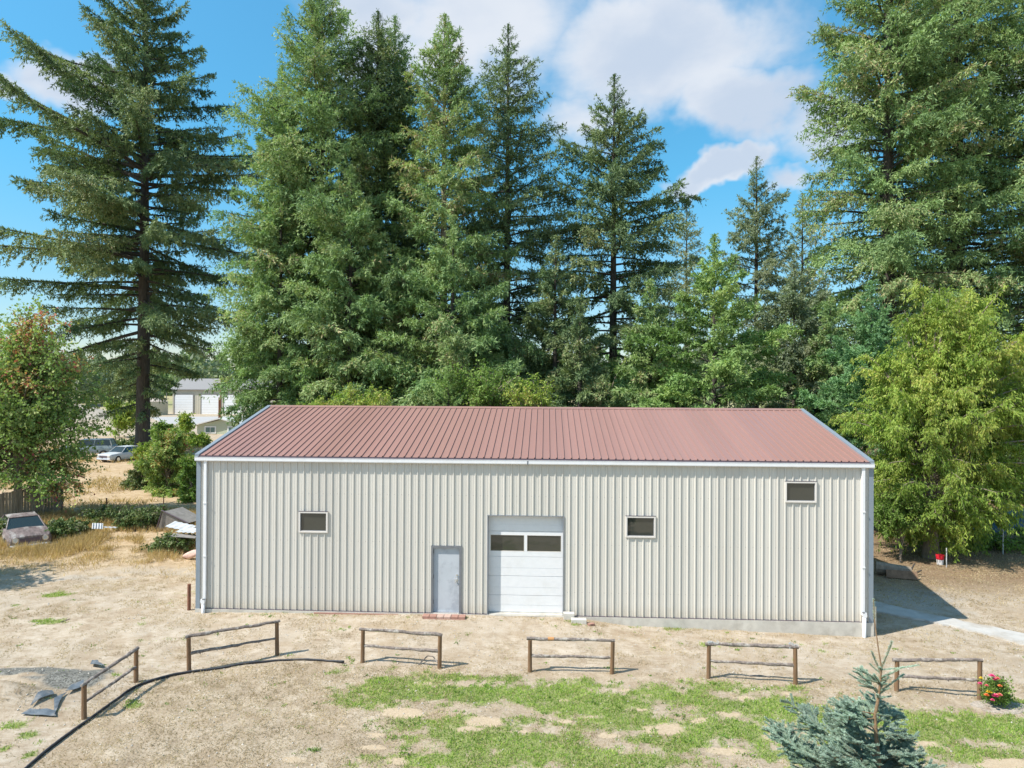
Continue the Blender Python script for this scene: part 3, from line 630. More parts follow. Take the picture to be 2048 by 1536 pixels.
# ------------------------------------------------------------------ vegetation
LEAF = {}
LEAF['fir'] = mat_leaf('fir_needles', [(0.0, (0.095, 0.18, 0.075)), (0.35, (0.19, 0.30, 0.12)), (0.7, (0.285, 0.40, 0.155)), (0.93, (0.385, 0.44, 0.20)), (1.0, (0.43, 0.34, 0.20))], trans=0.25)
LEAF['fir_deep'] = mat_leaf('fir_shaded_needles', [(0.0, (0.07, 0.13, 0.065)), (0.35, (0.13, 0.20, 0.09)), (0.7, (0.21, 0.28, 0.12)), (0.93, (0.30, 0.34, 0.155)), (1.0, (0.34, 0.27, 0.16))], trans=0.2)  # darker copy of the fir needles; backlit shade put into the colour
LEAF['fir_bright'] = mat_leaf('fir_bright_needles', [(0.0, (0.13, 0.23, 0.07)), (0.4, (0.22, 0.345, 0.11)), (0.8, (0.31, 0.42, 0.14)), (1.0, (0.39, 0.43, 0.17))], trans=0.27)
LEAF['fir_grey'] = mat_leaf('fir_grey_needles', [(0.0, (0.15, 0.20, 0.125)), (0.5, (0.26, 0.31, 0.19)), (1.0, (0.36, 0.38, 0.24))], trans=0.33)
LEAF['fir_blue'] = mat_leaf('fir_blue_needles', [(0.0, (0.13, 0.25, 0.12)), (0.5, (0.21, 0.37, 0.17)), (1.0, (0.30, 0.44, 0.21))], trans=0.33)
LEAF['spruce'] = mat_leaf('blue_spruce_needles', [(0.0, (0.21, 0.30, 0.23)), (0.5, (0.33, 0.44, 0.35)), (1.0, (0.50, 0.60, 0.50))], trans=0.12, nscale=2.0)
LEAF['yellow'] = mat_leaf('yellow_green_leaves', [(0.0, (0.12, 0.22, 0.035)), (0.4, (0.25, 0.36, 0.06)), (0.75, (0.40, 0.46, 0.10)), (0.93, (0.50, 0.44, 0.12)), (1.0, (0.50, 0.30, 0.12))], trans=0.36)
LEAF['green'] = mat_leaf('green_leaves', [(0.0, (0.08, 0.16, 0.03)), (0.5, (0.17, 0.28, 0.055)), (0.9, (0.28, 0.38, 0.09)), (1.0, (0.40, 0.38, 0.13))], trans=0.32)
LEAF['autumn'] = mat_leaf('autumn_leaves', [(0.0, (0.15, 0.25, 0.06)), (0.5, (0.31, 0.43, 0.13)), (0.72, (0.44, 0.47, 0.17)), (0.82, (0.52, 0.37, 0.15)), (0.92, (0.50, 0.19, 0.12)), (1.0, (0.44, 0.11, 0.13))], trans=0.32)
LEAF['bramble'] = mat_leaf('bramble_leaves', [(0.0, (0.05, 0.10, 0.03)), (0.5, (0.12, 0.18, 0.055)), (0.8, (0.24, 0.26, 0.12)), (1.0, (0.50, 0.45, 0.34))], trans=0.2)
LEAF['straw'] = mat_leaf('straw_blades', [(0.0, (0.22, 0.15, 0.08)), (0.5, (0.44, 0.34, 0.21)), (1.0, (0.64, 0.54, 0.38))], trans=0.25, nscale=0.6)
LEAF['gold'] = mat_leaf('golden_straw', [(0.0, (0.24, 0.15, 0.06)), (0.5, (0.52, 0.37, 0.18)), (1.0, (0.70, 0.55, 0.32))], trans=0.3, nscale=0.5)
LEAF['grass'] = mat_leaf('grass_blades', [(0.0, (0.12, 0.20, 0.045)), (0.45, (0.22, 0.35, 0.06)), (0.75, (0.37, 0.48, 0.09)), (1.0, (0.56, 0.50, 0.26))], trans=0.35, nscale=0.8)

def unit(v): return v/np.maximum(np.linalg.norm(v, axis=-1, keepdims=True), 1e-9)
def blades(P, Dv, L, Wd, seed, mid=0.45, nrm=None):
    """diamond leaves: base P, direction Dv (unit), length L, width Wd"""
    r = np.random.default_rng(seed)
    s = unit(np.cross(Dv, r.normal(size=P.shape) if nrm is None else nrm+r.normal(0, 0.65, P.shape)))
    n = len(P); V = np.empty((n, 4, 3), np.float32)
    L = np.asarray(L).reshape(-1, 1); Wd = np.asarray(Wd).reshape(-1, 1)
    V[:, 0] = P; V[:, 1] = P+Dv*L*mid+s*Wd*0.5; V[:, 2] = P+Dv*L; V[:, 3] = P+Dv*L*mid-s*Wd*0.5
    return V.reshape(-1, 3), np.arange(4*n).reshape(-1, 4)
def limbs_mesh(paths, rads, k=3):
    """paths (n, m, 3), rads (n, m) -> prism tubes"""
    n, m, _ = paths.shape
    d = unit(np.gradient(paths, axis=1)); a = np.where(np.abs(d[..., 2:3]) > 0.9, np.array([1.0, 0, 0]), np.array([0, 0, 1.0]))
    u = unit(np.cross(d, a)); w = np.cross(d, u); rings = []
    for q in range(k):
        t = 2*math.pi*q/k; rings.append(paths+(u*math.cos(t)+w*math.sin(t))*rads[..., None])
    V = np.stack(rings, 2); base = (np.arange(n)[:, None, None]*m+np.arange(m-1)[None, :, None])*k+np.arange(k)[None, None, :]
    nxt = (np.arange(n)[:, None, None]*m+np.arange(m-1)[None, :, None])*k+((np.arange(k)+1) % k)[None, None, :]
    F = np.stack([base, nxt, nxt+k, base+k], -1).reshape(-1, 4)
    return V.reshape(-1, 3), F

def conifer(name, label, loc, H, prof, nspr, seed, leaf='fir', r0=0.4, crown0=0.08, up_top=45, up_bot=-8, droop=0.28, spr=(0.30, 0.072), nbm=7.0, asym=(0, 0.0), lat=0.30, hang=0.45, tipup=0.10, bark='bark', group='firs behind the building', cat='fir tree', bare=0.0, jag=0.32, tint0=0.0, lean=(0, 0)):
    """prof: list of (height m, radius m); branch-by-branch fir with drooping side twigs"""
    nspr = int(nspr*1.25); nbm = nbm*(0.72 if H > 45 and r0 > 0.7 else 0.90); r = np.random.default_rng(seed)
    root = empty(name, loc, 0, label, cat, group)
    ph = np.array([p[0] for p in prof]); pr = np.array([p[1] for p in prof])
    z0 = H*crown0
    zs = []; z = z0
    while z < H-0.15:
        zs.append(z); R = np.interp(z, ph, pr); z += 1.0/(nbm*(0.55+0.9*(z/H)))*r.uniform(0.6, 1.4)
    zs = np.array(zs); nb = len(zs); t = (zs-z0)/(H-z0)
    az = np.cumsum(r.uniform(1.6, 3.1, nb)); el = np.radians(up_bot+(up_top-up_bot)*t**1.15+r.normal(0, 7, nb))
    Rr = np.interp(zs, ph, pr)
    for _ in range(3):      # the profile is where the tips reach
        L_ = Rr/np.cos(el); zt = zs+L_*(np.sin(el)-droop*(1-0.7*t)+tipup); Rr = 0.5*Rr+0.5*np.interp(zt, ph, pr)
    Rr = np.minimum(Rr/np.cos(el), (H-zs)*1.1+0.15)
    clump = 1+jag*(r.random(nb)-0.62)*1.4+0.22*np.sin(zs*1.9+seed)*np.cos(az*2+zs*0.7)
    Lb = np.maximum(Rr*clump*(1+asym[1]*np.cos(az-asym[0])), 0.18)
    lx, ly = lean
    def P(bi, s):
        e = el[bi]; L = Lb[bi]; h = L*s*np.cos(e); zz = zs[bi]+L*(s*np.sin(e)-droop*s**2*(1-0.7*t[bi])+tipup*s**3)
        wob = 0.06*L*np.sin(s*5+bi)*s
        a = az[bi]; f = zs[bi]/H
        return np.stack([h*np.cos(a)-wob*np.sin(a)+lx*f, h*np.sin(a)+wob*np.cos(a)+ly*f, zz], -1)
    # side twigs
    dl = 0.26
    nl = np.maximum((Lb/dl).astype(int), 4)*2
    bi = np.repeat(np.arange(nb), nl); s = r.uniform(0.10, 1.0, len(bi))**0.8
    base = P(bi, s); fw = unit(P(bi, np.minimum(s+0.03, 1.05))-P(bi, s-0.03))
    side = np.where(r.random(len(bi)) < 0.5, -1.0, 1.0)[:, None]
    sd = unit(np.cross(fw, np.array([0, 0, 1.0])))*side
    ll = (lat*Lb[bi]*(0.25+1.6*s*(1.08-s)*1.6)).clip(0.12, 2.0)*r.uniform(0.55, 1.15, len(bi))
    ang = r.uniform(0.45, 1.15, len(bi))[:, None]
    ld = unit(fw*np.cos(ang)+sd*np.sin(ang)+np.array([0, 0, 1.0])*(r.uniform(-0.45, 0.15, len(bi))[:, None]-hang*0.35)+r.normal(0, 0.12, base.shape))
    # sprigs
    tot = ll.sum(); ns = np.maximum(1, np.floor(ll/tot*nspr*0.86+r.random(len(ll))).astype(int))
    li = np.repeat(np.arange(len(ll)), ns); q = r.random(len(li))**0.85
    cell = 0.23; qc = (np.floor(q*ll[li]/cell)+0.5)*cell/ll[li]; q = np.where(r.random(len(q)) < 0.85, qc, q)
    ck = (li*131+np.floor(q*ll[li]/cell).astype(np.int64))
    jx = np.stack([_h(ck, ck*3+1, 1), _h(ck, ck*5+2, 2), _h(ck, ck*7+3, 3)], -1)-0.5
    sag = hang*0.5*(ll[li]*q)**2/np.maximum(ll[li], 0.2)
    p = base[li]+ld[li]*(ll[li]*q)[:, None]; p[:, 2] -= sag; p += jx*0.16+r.normal(0, 0.022, p.shape)
    dn = r.uniform(0.0, 1.0, len(li))**1.5*hang*2.0
    dv = unit(ld[li]*0.75+jx*0.9+r.normal(0, 0.55, p.shape)-np.array([0, 0, 1.0])*dn[:, None])
    # leader and tops
    nt = int(nspr*0.004)+40; tz = H-r.random(nt)**2*min(2.2, 0.2*H)*1.0
    tp = np.stack([lx*tz/H+r.normal(0, .03, nt), ly*tz/H+r.normal(0, .03, nt), tz-0.1], -1); td = unit(np.stack([r.normal(0, .6, nt), r.normal(0, .6, nt), r.uniform(.3, 1.2, nt)], -1))
    # sprigs straight on the branch axis
    na = int(nspr*0.14); ab = r.choice(nb, na, p=Lb/Lb.sum()); as_ = r.uniform(0.15, 1.04, na)
    ap = P(ab, as_)+r.normal(0, 0.04, (na, 3)); ad = unit(unit(P(ab, as_+.03)-P(ab, as_-.03))*0.6+r.normal(0, 0.5, ap.shape)+np.array([0, 0, 0.1]))
    PP = np.concatenate([p, tp, ap]); DD = np.concatenate([dv, td, ad]); m = len(PP)
    bid = np.concatenate([bi[li], np.full(nt, nb-1), ab])
    tb = r.random(nb)*0.55; tint = (tb[bid]+r.random(m)*0.45+tint0).clip(0, 1)
    sc = np.interp(Lb[bid], [0.2, 1.5], [0.55, 1.0])
    V, F = blades(PP, DD, spr[0]*r.uniform(0.5, 1.25, m)*sc, spr[1]*r.uniform(0.7, 1.3, m)*sc, seed+1, nrm=np.stack([np.cos(az[bid])*0.55, np.sin(az[bid])*0.55, np.full(m, 0.9)], -1))
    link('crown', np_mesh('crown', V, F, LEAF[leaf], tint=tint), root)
    # trunk and limbs
    hz = np.linspace(-0.5, H-0.05, 26); wobx = 0.10*np.sin(hz*0.35+seed)
    path = np.stack([lx*hz/H+0*wobx, ly*hz/H, hz], -1)[None]; rad = (r0*(1-(hz.clip(0)/H))**0.85+0.015)*(1+0.5*np.exp(-hz.clip(0)*1.4)*1.0)
    V1, F1 = limbs_mesh(path, rad[None], 12)
    ss_ = np.linspace(0, 1, 7); bi2 = np.repeat(np.arange(nb), 7); Q = P(bi2, np.tile(ss_, nb)).reshape(nb, 7, 3)
    br = (0.016+0.011*Lb)[:, None]*(1.02-ss_[None]*0.9)*min(1.5, 0.6+r0)
    V2, F2 = limbs_mesh(Q, br, 4)
    link('trunk', np_mesh('trunk', np.concatenate([V1, V2]), np.concatenate([F1, F2+len(V1)]), M[bark], smooth=True), root)
    return root

def fir_px(label, px, pys, Yw, prof_px, nspr, seed, gzv=-0.2, **kw):
    """fir whose trunk stands at plane y=Yw under pixel column px; prof_px = [(py, half width px)]; pys = top pixel row"""
    base = onz(px, 900, -0.2); p0 = ony(px, 700, Yw); x = p0[0]
    mpp = (Yw-CAM[1])/F_PX
    top = ony(px, pys, Yw)[2]-gzv
    prof = [(ony(px, py, Yw)[2]-gzv, hw*mpp) for py, hw in prof_px]+[(top, 0.12)]
    prof.sort()
    if prof[0][0] > 1: prof.insert(0, (0, prof[0][1]*0.95))
    return conifer('fir_tree', label, (x, Yw, gzv), top, prof, nspr, seed, **kw)

# big lone fir on the left
fir_px('very tall lone fir with wide open branches and thick bare trunk, left of the building', 287, -90, 50, [(-60, 26), (0, 66), (60, 95), (120, 135), (200, 200), (300, 240), (420, 225), (540, 235), (640, 215), (700, 165), (760, 110), (790, 60)],
       260000, 11, leaf='fir_deep', r0=0.72, crown0=0.088, up_top=40, up_bot=-14, droop=0.20, spr=(0.40, 0.10), nbm=6.8, asym=(math.pi, 0.18), lat=0.17, hang=0.62, tipup=0.10, jag=0.55, group='tall firs')
# firs behind the building (pixel column, top row, plane y, profile, count, seed, extras)
fir_px('tallest dense fir at the left end of the group behind the red roof', 640, -25, 30, [(0, 34), (60, 62), (130, 88), (230, 130), (330, 150), (450, 170), (560, 185), (680, 185), (800, 170)], 185000, 21, r0=0.55, nbm=8.5, droop=0.3, tint0=0.08)
fir_px('dark fir with a twin tip, second from the left behind the roof', 752, 22, 33, [(60, 26), (110, 50), (200, 80), (300, 95), (420, 115), (560, 130), (700, 130), (800, 120)], 125000, 22, leaf='fir_deep', r0=0.45, nbm=8.5)
fir_px('slim fir top close beside the dark twin-tipped fir', 786, 32, 34.5, [(70, 20), (120, 40), (220, 60), (350, 70), (560, 80), (800, 80)], 60000, 23, r0=0.3, nbm=8)
fir_px('light green fir with a spiky tip, in the middle of the group', 886, 28, 29, [(60, 24), (100, 42), (200, 66), (300, 78), (420, 105), (520, 140), (640, 165), (720, 180), (800, 150)], 150000, 24, bark='bark_light', r0=0.42, nbm=8, tint0=0.14, hang=0.6)
fir_px('narrow dark fir right of the light green spiky one', 1013, 48, 35, [(80, 22), (130, 48), (200, 72), (300, 95), (400, 115), (520, 135), (650, 150), (800, 150)], 110000, 25, leaf='fir_deep', r0=0.42, nbm=6.5, hang=0.6, up_top=35, lat=0.26)
fir_px('cone-shaped fir with its dark trunk showing, right of the tall group', 1226, 148, 34, [(180, 14), (230, 52), (280, 92), (330, 118), (400, 135), (480, 150), (560, 155), (640, 165), (740, 170), (800, 160)], 120000, 26, leaf='fir_deep', r0=0.40, nbm=6.0, crown0=0.16, up_top=42, hang=0.55, lat=0.25)
fir_px('thin brownish fir just right of the cone-shaped fir', 1372, 398, 50, [(430, 16), (480, 40), (540, 44), (640, 60), (780, 60)], 22000, 27, leaf='fir_grey', r0=0.22, nbm=5, tint0=0.2)
fir_px('young bright green fir with a fine pointed leader, right of centre', 1428, 468, 20, [(500, 12), (540, 44), (590, 66), (640, 95), (700, 125), (760, 145), (810, 150)], 75000, 28, leaf='fir_bright', r0=0.18, nbm=8, spr=(0.26, 0.075), hang=0.25, up_bot=8, group='young firs')
fir_px('open grey-green fir with bare trunk sections against the sky', 1512, 312, 44, [(345, 16), (390, 38), (440, 62), (500, 66), (580, 70), (680, 80), (800, 80)], 48000, 29, leaf='fir_grey', r0=0.33, nbm=4.6, hang=0.6)
fir_px('slender distant fir left of the huge right-hand firs', 1604, 386, 50, [(420, 14), (470, 30), (520, 42), (620, 55), (780, 60)], 26000, 30, leaf='fir_grey', r0=0.26, nbm=4.6, hang=0.6, up_bot=-16)
fir_px('pale grey-green young fir between the open fir and the huge firs', 1588, 520, 26, [(545, 14), (590, 50), (640, 72), (700, 90), (800, 110)], 52000, 31, leaf='fir_grey', r0=0.18, nbm=8, spr=(0.28, 0.08), hang=0.3, group='young firs')
fir_px('bluish young fir with a feathery leader beside the yellow-green tree', 1743, 562, 17, [(590, 12), (630, 30), (690, 62), (760, 88), (840, 112), (950, 125), (1040, 110)], 80000, 32, leaf='fir_blue', r0=0.17, nbm=9, spr=(0.20, 0.055), hang=0.15, up_bot=12, up_top=55, lat=0.34, group='young firs')
fir_px('huge dense fir at the left edge of the right-hand group', 1775, -210, 29, [(-120, 40), (0, 92), (80, 125), (200, 138), (350, 142), (480, 146), (600, 160), (700, 160), (800, 150), (900, 130)], 190000, 33, r0=0.60, nbm=9, droop=0.34, tint0=0.14, hang=0.55, group='huge firs at the right')
fir_px('huge dense fir in the middle of the right-hand group', 1915, -330, 32, [(-200, 50), (0, 120), (150, 140), (350, 150), (520, 165), (700, 170), (900, 160)], 180000, 34, r0=0.65, nbm=9, droop=0.34, tint0=0.10, hang=0.55, group='huge firs at the right')
fir_px('huge dark fir cut off by the right edge of the photo', 2075, -200, 30, [(-100, 50), (40, 90), (200, 140), (350, 165), (520, 170), (700, 170), (950, 160)], 150000, 35, r0=0.55, nbm=8.5, droop=0.34, hang=0.55, group='huge firs at the right')
# understorey firs
for px, top, Y, w, n, sd, lf, lab in ((560, 130, 31, 85, 80000, 41, 'fir', 'dense fir forming the left edge of the group behind the roof'),
                                  (560, 300, 27, 75, 50000, 46, 'fir', 'lower bushy fir hanging over the left end of the roof'),
                                  (700, 330, 25, 120, 70000, 42, 'fir', 'mid-height dense fir in front of the twin-tipped fir'),
                                  (905, 430, 24, 150, 75000, 43, 'fir', 'mid-height light fir with long arching boughs above the roof centre'),
                                  (1110, 470, 27, 95, 50000, 44, 'fir_deep', 'dark bluish mid-height fir left of the cone-shaped fir'),
                                  (1300, 560, 23, 100, 50000, 45, 'fir', 'low bushy fir below the cone-shaped fir'),
                                  (1160, 610, 21, 85, 36000, 48, 'fir_deep', 'low dark fir against the roof ridge, right of the leafy bushes'),
                                  (1660, 600, 23, 80, 46000, 47, 'fir', 'mid-height fir behind the right end of the roof')):
    fir_px(lab, px, top, Y, [(top+40, w*0.16), (top+100, w*0.42), (top+200, w*0.75), (top+300, w*0.95), (820, w*1.1)], n, sd, leaf=lf, r0=0.25, nbm=8, tint0=0.05, hang=0.5)
fir_px('small bright green fir sapling poking up behind the roof ridge', 897, 735, 14.5, [(760, 14), (790, 30), (815, 40), (860, 48)], 16000, 51, leaf='fir_bright', r0=0.07, nbm=12, spr=(0.15, 0.04), hang=0.1, up_bot=15, group='young firs')

def broadleaf(name, label, loc, ells, nbr, nleaf, seed, leaf='green', lsz=(0.16, 0.09), trunk_h=3.0, r0=0.2, hangd=0.3, cat='tree', group=None, bark='bark_light', twig=0.8, arch=0.25, tintf=None, solid=0.35, starts=(0.35, 1.0), stems=1):
    r = np.random.default_rng(seed); root = empty(name, loc, 0, label, cat, group)
    ells = np.array(ells, float); vol = ells[:, 3]*ells[:, 4]*ells[:, 5]; e = r.choice(len(ells), nbr, p=vol/vol.sum())
    d = unit(r.normal(size=(nbr, 3))); rad = solid+(1-solid)*r.random(nbr)**0.6
    tip = ells[e, :3]+d*rad[:, None]*ells[e, 3:6]*(1+0.18*(r.random((nbr, 1))-0.5))
    tip[:, 2] = np.maximum(tip[:, 2], 0.25)
    top = ells[:, 2].max()+ells[:, 5].max()
    sa = r.random(stems)*6.28; st = r.integers(0, stems, nbr)
    h0 = np.minimum(trunk_h*r.uniform(starts[0], starts[1], nbr)+(tip[:, 2]*0.25), tip[:, 2]*0.85)
    off = (0.25*np.minimum(h0, 3)*(stems > 1))
    s0 = np.stack([np.cos(sa[st])*off, np.sin(sa[st])*off, h0], -1)
    mid = (s0+tip)/2; mid[:, 2] += arch*np.linalg.norm(tip-s0, axis=1)
    ts = np.linspace(0, 1, 7)[None, :, None]
    B = (1-ts)**2*s0[:, None]+2*ts*(1-ts)*mid[:, None]+ts**2*tip[:, None]
    Lb = np.linalg.norm(tip-s0, axis=1)
    # twigs
    ntw = np.maximum(3, (Lb*7).astype(int)); bi = np.repeat(np.arange(nbr), ntw); s = r.uniform(0.35, 1.0, len(bi))[:, None]
    tb = (1-s)**2*s0[bi]+2*s*(1-s)*mid[bi]+s**2*tip[bi]
    bd = unit(tip[bi]-mid[bi]); td = unit(bd*0.7+r.normal(0, 0.7, tb.shape)-np.array([0, 0, hangd*0.5])); tl = twig*r.uniform(0.4, 1.1, len(bi))
    k = max(1, nleaf//len(bi)); li = np.repeat(np.arange(len(bi)), k); q = r.random(len(li))
    p = tb[li]+td[li]*(tl[li]*q)[:, None]; p[:, 2] -= hangd*(tl[li]*q)**2*0.6; p += r.normal(0, 0.05, p.shape)
    dv = unit(td[li]*0.5+r.normal(0, 0.6, p.shape)-np.array([0, 0, 1.0])*(hangd*2.2))
    m = len(p); tint = (r.random(nbr)*0.45)[bi][li]+r.random(m)*0.55
    if tintf is not None: tint = tintf(p, tint, r, bi[li])
    V, F = blades(p, dv, lsz[0]*r.uniform(0.6, 1.25, m), lsz[1]*r.uniform(0.7, 1.25, m), seed+3)
    link('crown', np_mesh('crown', V, F, LEAF[leaf], tint=np.clip(tint, 0, 1)), root)
    rads = (0.012+0.011*Lb)[:, None]*(1.05-np.linspace(0, 1, 7)[None]*0.85)
    V2, F2 = limbs_mesh(B, rads, 4)
    tp2 = tb+td*tl[:, None]; tp2[:, 2] -= hangd*tl**2*0.6; TW = np.stack([tb, (tb+tp2)/2+np.array([0, 0, .02]), tp2], 1); V3, F3 = limbs_mesh(TW, np.tile([[0.0045, 0.0035, 0.002]], (len(tb), 1)), 3)
    parts = [(V2, F2), (V3, F3)]
    for q_ in range(stems):
        hz = np.linspace(-0.3, max(trunk_h, h0.max()), 10); o_ = 0.25*np.minimum(hz.clip(0), 3)*(stems > 1)
        pth = np.stack([np.cos(sa[q_])*o_, np.sin(sa[q_])*o_, hz], -1)[None]; rr = (r0/(stems**0.5)*(1-0.75*np.linspace(0, 1, 10))*(1+0.5*np.exp(-hz.clip(0)*2)))[None]
        parts.append(limbs_mesh(pth, rr, 10))
    VV_, FF_, o = [], [], 0
    for a, c_ in parts: VV_.append(a); FF_.append(c_+o); o += len(a)
    link('trunk', np_mesh('trunk', np.concatenate(VV_), np.concatenate(FF_), M[bark], smooth=True), root)
    return root
def E_px(px, py, rx, rz, Yw, loc, dy=0.0, depth=1.0):
    """ellipsoid centred on a pixel at plane y=Yw, in the tree's own coordinates"""
    c = ony(px, py, Yw); mpp = (Yw-CAM[1])/F_PX
    return (c[0]-loc[0], dy, c[2]-loc[2], rx*mpp, rx*mpp*depth, rz*mpp)

# weeping yellow-green tree at the right of the building
Y = 10.2; p = ony(1862, 1100, Y); L0 = (p[0], Y, gz(p[0], Y))
broadleaf('leafy_tree', 'large drooping yellow-green leafy tree right of the building', L0,
          [E_px(1900, 610, 85, 85, Y, L0), E_px(1860, 720, 125, 110, Y, L0), E_px(1845, 850, 150, 110, Y, L0), E_px(1850, 960, 155, 95, Y, L0), E_px(1960, 760, 120, 140, Y, L0), E_px(1950, 985, 110, 75, Y, L0), E_px(1800, 1010, 80, 75, Y, L0), E_px(1890, 1045, 110, 50, Y, L0), E_px(1960, 1030, 90, 45, Y, L0), E_px(2060, 860, 110, 140, Y, L0)],
          330, 240000, 61, leaf='yellow', lsz=(0.18, 0.05), trunk_h=4.5, r0=0.30, hangd=0.55, twig=0.85, arch=0.22, solid=0.45,
          tintf=lambda p, t, r, b: (t*0.86+0.10*sstep(1, 10, p[:, 2])+0.05*(r.random(len(p)) > 0.93)))
Y = 9.3; p = ony(1800, 1060, Y); L0 = (p[0], Y, gz(p[0], Y))
broadleaf('shrub', 'low leafy green shrub between the drooping tree and the right gable', L0, [E_px(1800, 1010, 55, 45, Y, L0), E_px(1760, 1030, 35, 30, Y, L0)], 60, 12000, 62, leaf='green', lsz=(0.14, 0.05), trunk_h=0.6, r0=0.05, hangd=0.3, cat='shrub', stems=3, twig=0.5)
# autumn tree at the left edge
Y = 15.0; p = ony(35, 1000, Y); L0 = (p[0], Y, gz(p[0], Y))
broadleaf('leafy_tree', 'green and red autumn tree at the left edge, above the picket fence', L0,
          [E_px(95, 680, 85, 75, Y, L0), E_px(20, 720, 90, 85, Y, L0), E_px(60, 800, 120, 85, Y, L0), E_px(40, 905, 130, 70, Y, L0), E_px(160, 850, 80, 30, Y, L0), E_px(130, 958, 80, 28, Y, L0), E_px(-70, 850, 110, 120, Y, L0)],
          230, 64000, 63, leaf='autumn', lsz=(0.17, 0.13), trunk_h=3.2, r0=0.24, hangd=0.2, twig=1.5, arch=0.2, solid=0.45,
          tintf=lambda p, t, r, b: np.where(_h(b.astype(np.int64), b.astype(np.int64)*7, 3) > 0.93-0.24*sstep(5, 9, p[:, 2]), 0.60+0.40*r.random(len(p)), t*0.74))
# shrubs left of the building
for px, py, rx, rz, Y, n, sd, lf, lab in ((338, 935, 58, 88, 24, 22000, 71, 'autumn', 'yellow-green bushy tree hiding the corner left of the building'),
                                      (290, 965, 42, 48, 27, 13000, 72, 'bramble', 'low tangled shrub at the foot of the lone fir'),
                                      (385, 965, 28, 62, 21, 9000, 73, 'green', 'green shrub touching the upper left corner of the building'),
                                      (302, 908, 34, 26, 38, 6000, 79, 'yellow', 'ragged yellowing bush hiding the rear of the white sedan'),
                                      (240, 830, 45, 40, 74, 9000, 74, 'yellow', 'pale green bush left of the lone fir trunk'),
                                      (322, 862, 22, 22, 66, 6000, 75, 'green', 'small bush right of the lone fir trunk'),
                                      (392, 882, 24, 12, 60, 5000, 76, 'yellow', 'orange-tinged bush in front of the small green house'),
                                      (265, 900, 50, 22, 58, 7000, 77, 'bramble', 'brown-green thicket around the base of the lone fir'),
                                      (372, 852, 9, 26, 62, 2500, 78, 'yellow', 'slim upright sapling before the white garage doors')):
    p = ony(px, py, Y); L0 = (p[0], Y, gz(p[0], Y))
    broadleaf('shrub', lab, L0, [E_px(px, py, rx, rz, Y, L0)], max(30, n//220), n, sd, leaf=lf, lsz=(0.17 if Y < 40 else 0.3, 0.10 if Y < 40 else 0.17), trunk_h=max(0.5, (p[2]-L0[2])*0.5), r0=0.07, hangd=0.2, cat='shrub', group='shrubs left of the building', stems=3, twig=0.7 if Y < 40 else 1.1)
# leafy bushes behind the ridge
for px, py, rx, rz, Y, n, sd, lf, lab in ((700, 800, 100, 28, 15, 16000, 81, 'yellow', 'yellowish leafy bush peeking over the left half of the roof ridge'),
                                      (960, 775, 90, 50, 16, 26000, 82, 'green', 'tall light green leafy bush above the middle of the roof ridge'),
                                      (1060, 790, 55, 40, 15, 12000, 83, 'yellow', 'leafy bush with pale leaves right of the tall light green bush'),
                                      (1230, 770, 60, 60, 28, 14000, 84, 'green', 'leafy undergrowth in the dark gap below the cone-shaped fir')):
    p = ony(px, py, Y); L0 = (p[0], Y, gz(p[0], Y))
    broadleaf('shrub', lab, L0, [E_px(px, py, rx, rz, Y, L0)]+[E_px(px, py+70, rx*0.8, 60, Y, L0)], max(60, n//180), n, sd, leaf=lf, lsz=(0.15, 0.085), trunk_h=4, r0=0.09, hangd=0.3, cat='shrub', group='leafy bushes behind the roof ridge', stems=4, twig=0.8)
# brambles along the yard edge
for px, py, rx, rz, Y, n, sd, lab in ((130, 1060, 46, 20, 10.5, 12000, 91, 'dark bramble clump between the rusty car and the junk boards'),
                                  (205, 1030, 40, 14, 14, 8000, 92, 'bramble clump around the thin metal fence post'),
                                  (290, 1035, 55, 18, 13, 12000, 93, 'grey-green bramble clump left of the leaning grey shelter'),
                                  (5, 1070, 26, 26, 9.6, 6000, 94, 'dark bramble clump left of the rusty car'),
                                  (345, 1085, 40, 10, 8.0, 5000, 95, 'low weeds below the white metal sheets')):
    p = ony(px, py, Y); L0 = (p[0], Y, gz(p[0], Y))
    broadleaf('bramble', lab, L0, [E_px(px, py, rx, rz, Y, L0), E_px(px-rx*0.3, py+rz*0.7, rx*0.8, rz*0.7, Y, L0)], 70, n, sd, leaf='bramble', lsz=(0.13, 0.09), trunk_h=0.3, r0=0.03, hangd=0.2, cat='bramble', group='brambles along the yard edge', stems=4, twig=0.45)
p = ony(1960, 1090, 13.5)
broadleaf('bramble', 'ground-hugging green brambles below the drooping tree at the right', (p[0], 12.6, gz(p[0], 12.6)), [(0, 0, 0.3, 4.5, 1.6, 0.35)], 120, 14000, 96, leaf='green', lsz=(0.13, 0.09), trunk_h=0.2, r0=0.03, hangd=0.2, cat='bramble', stems=4, twig=0.5)

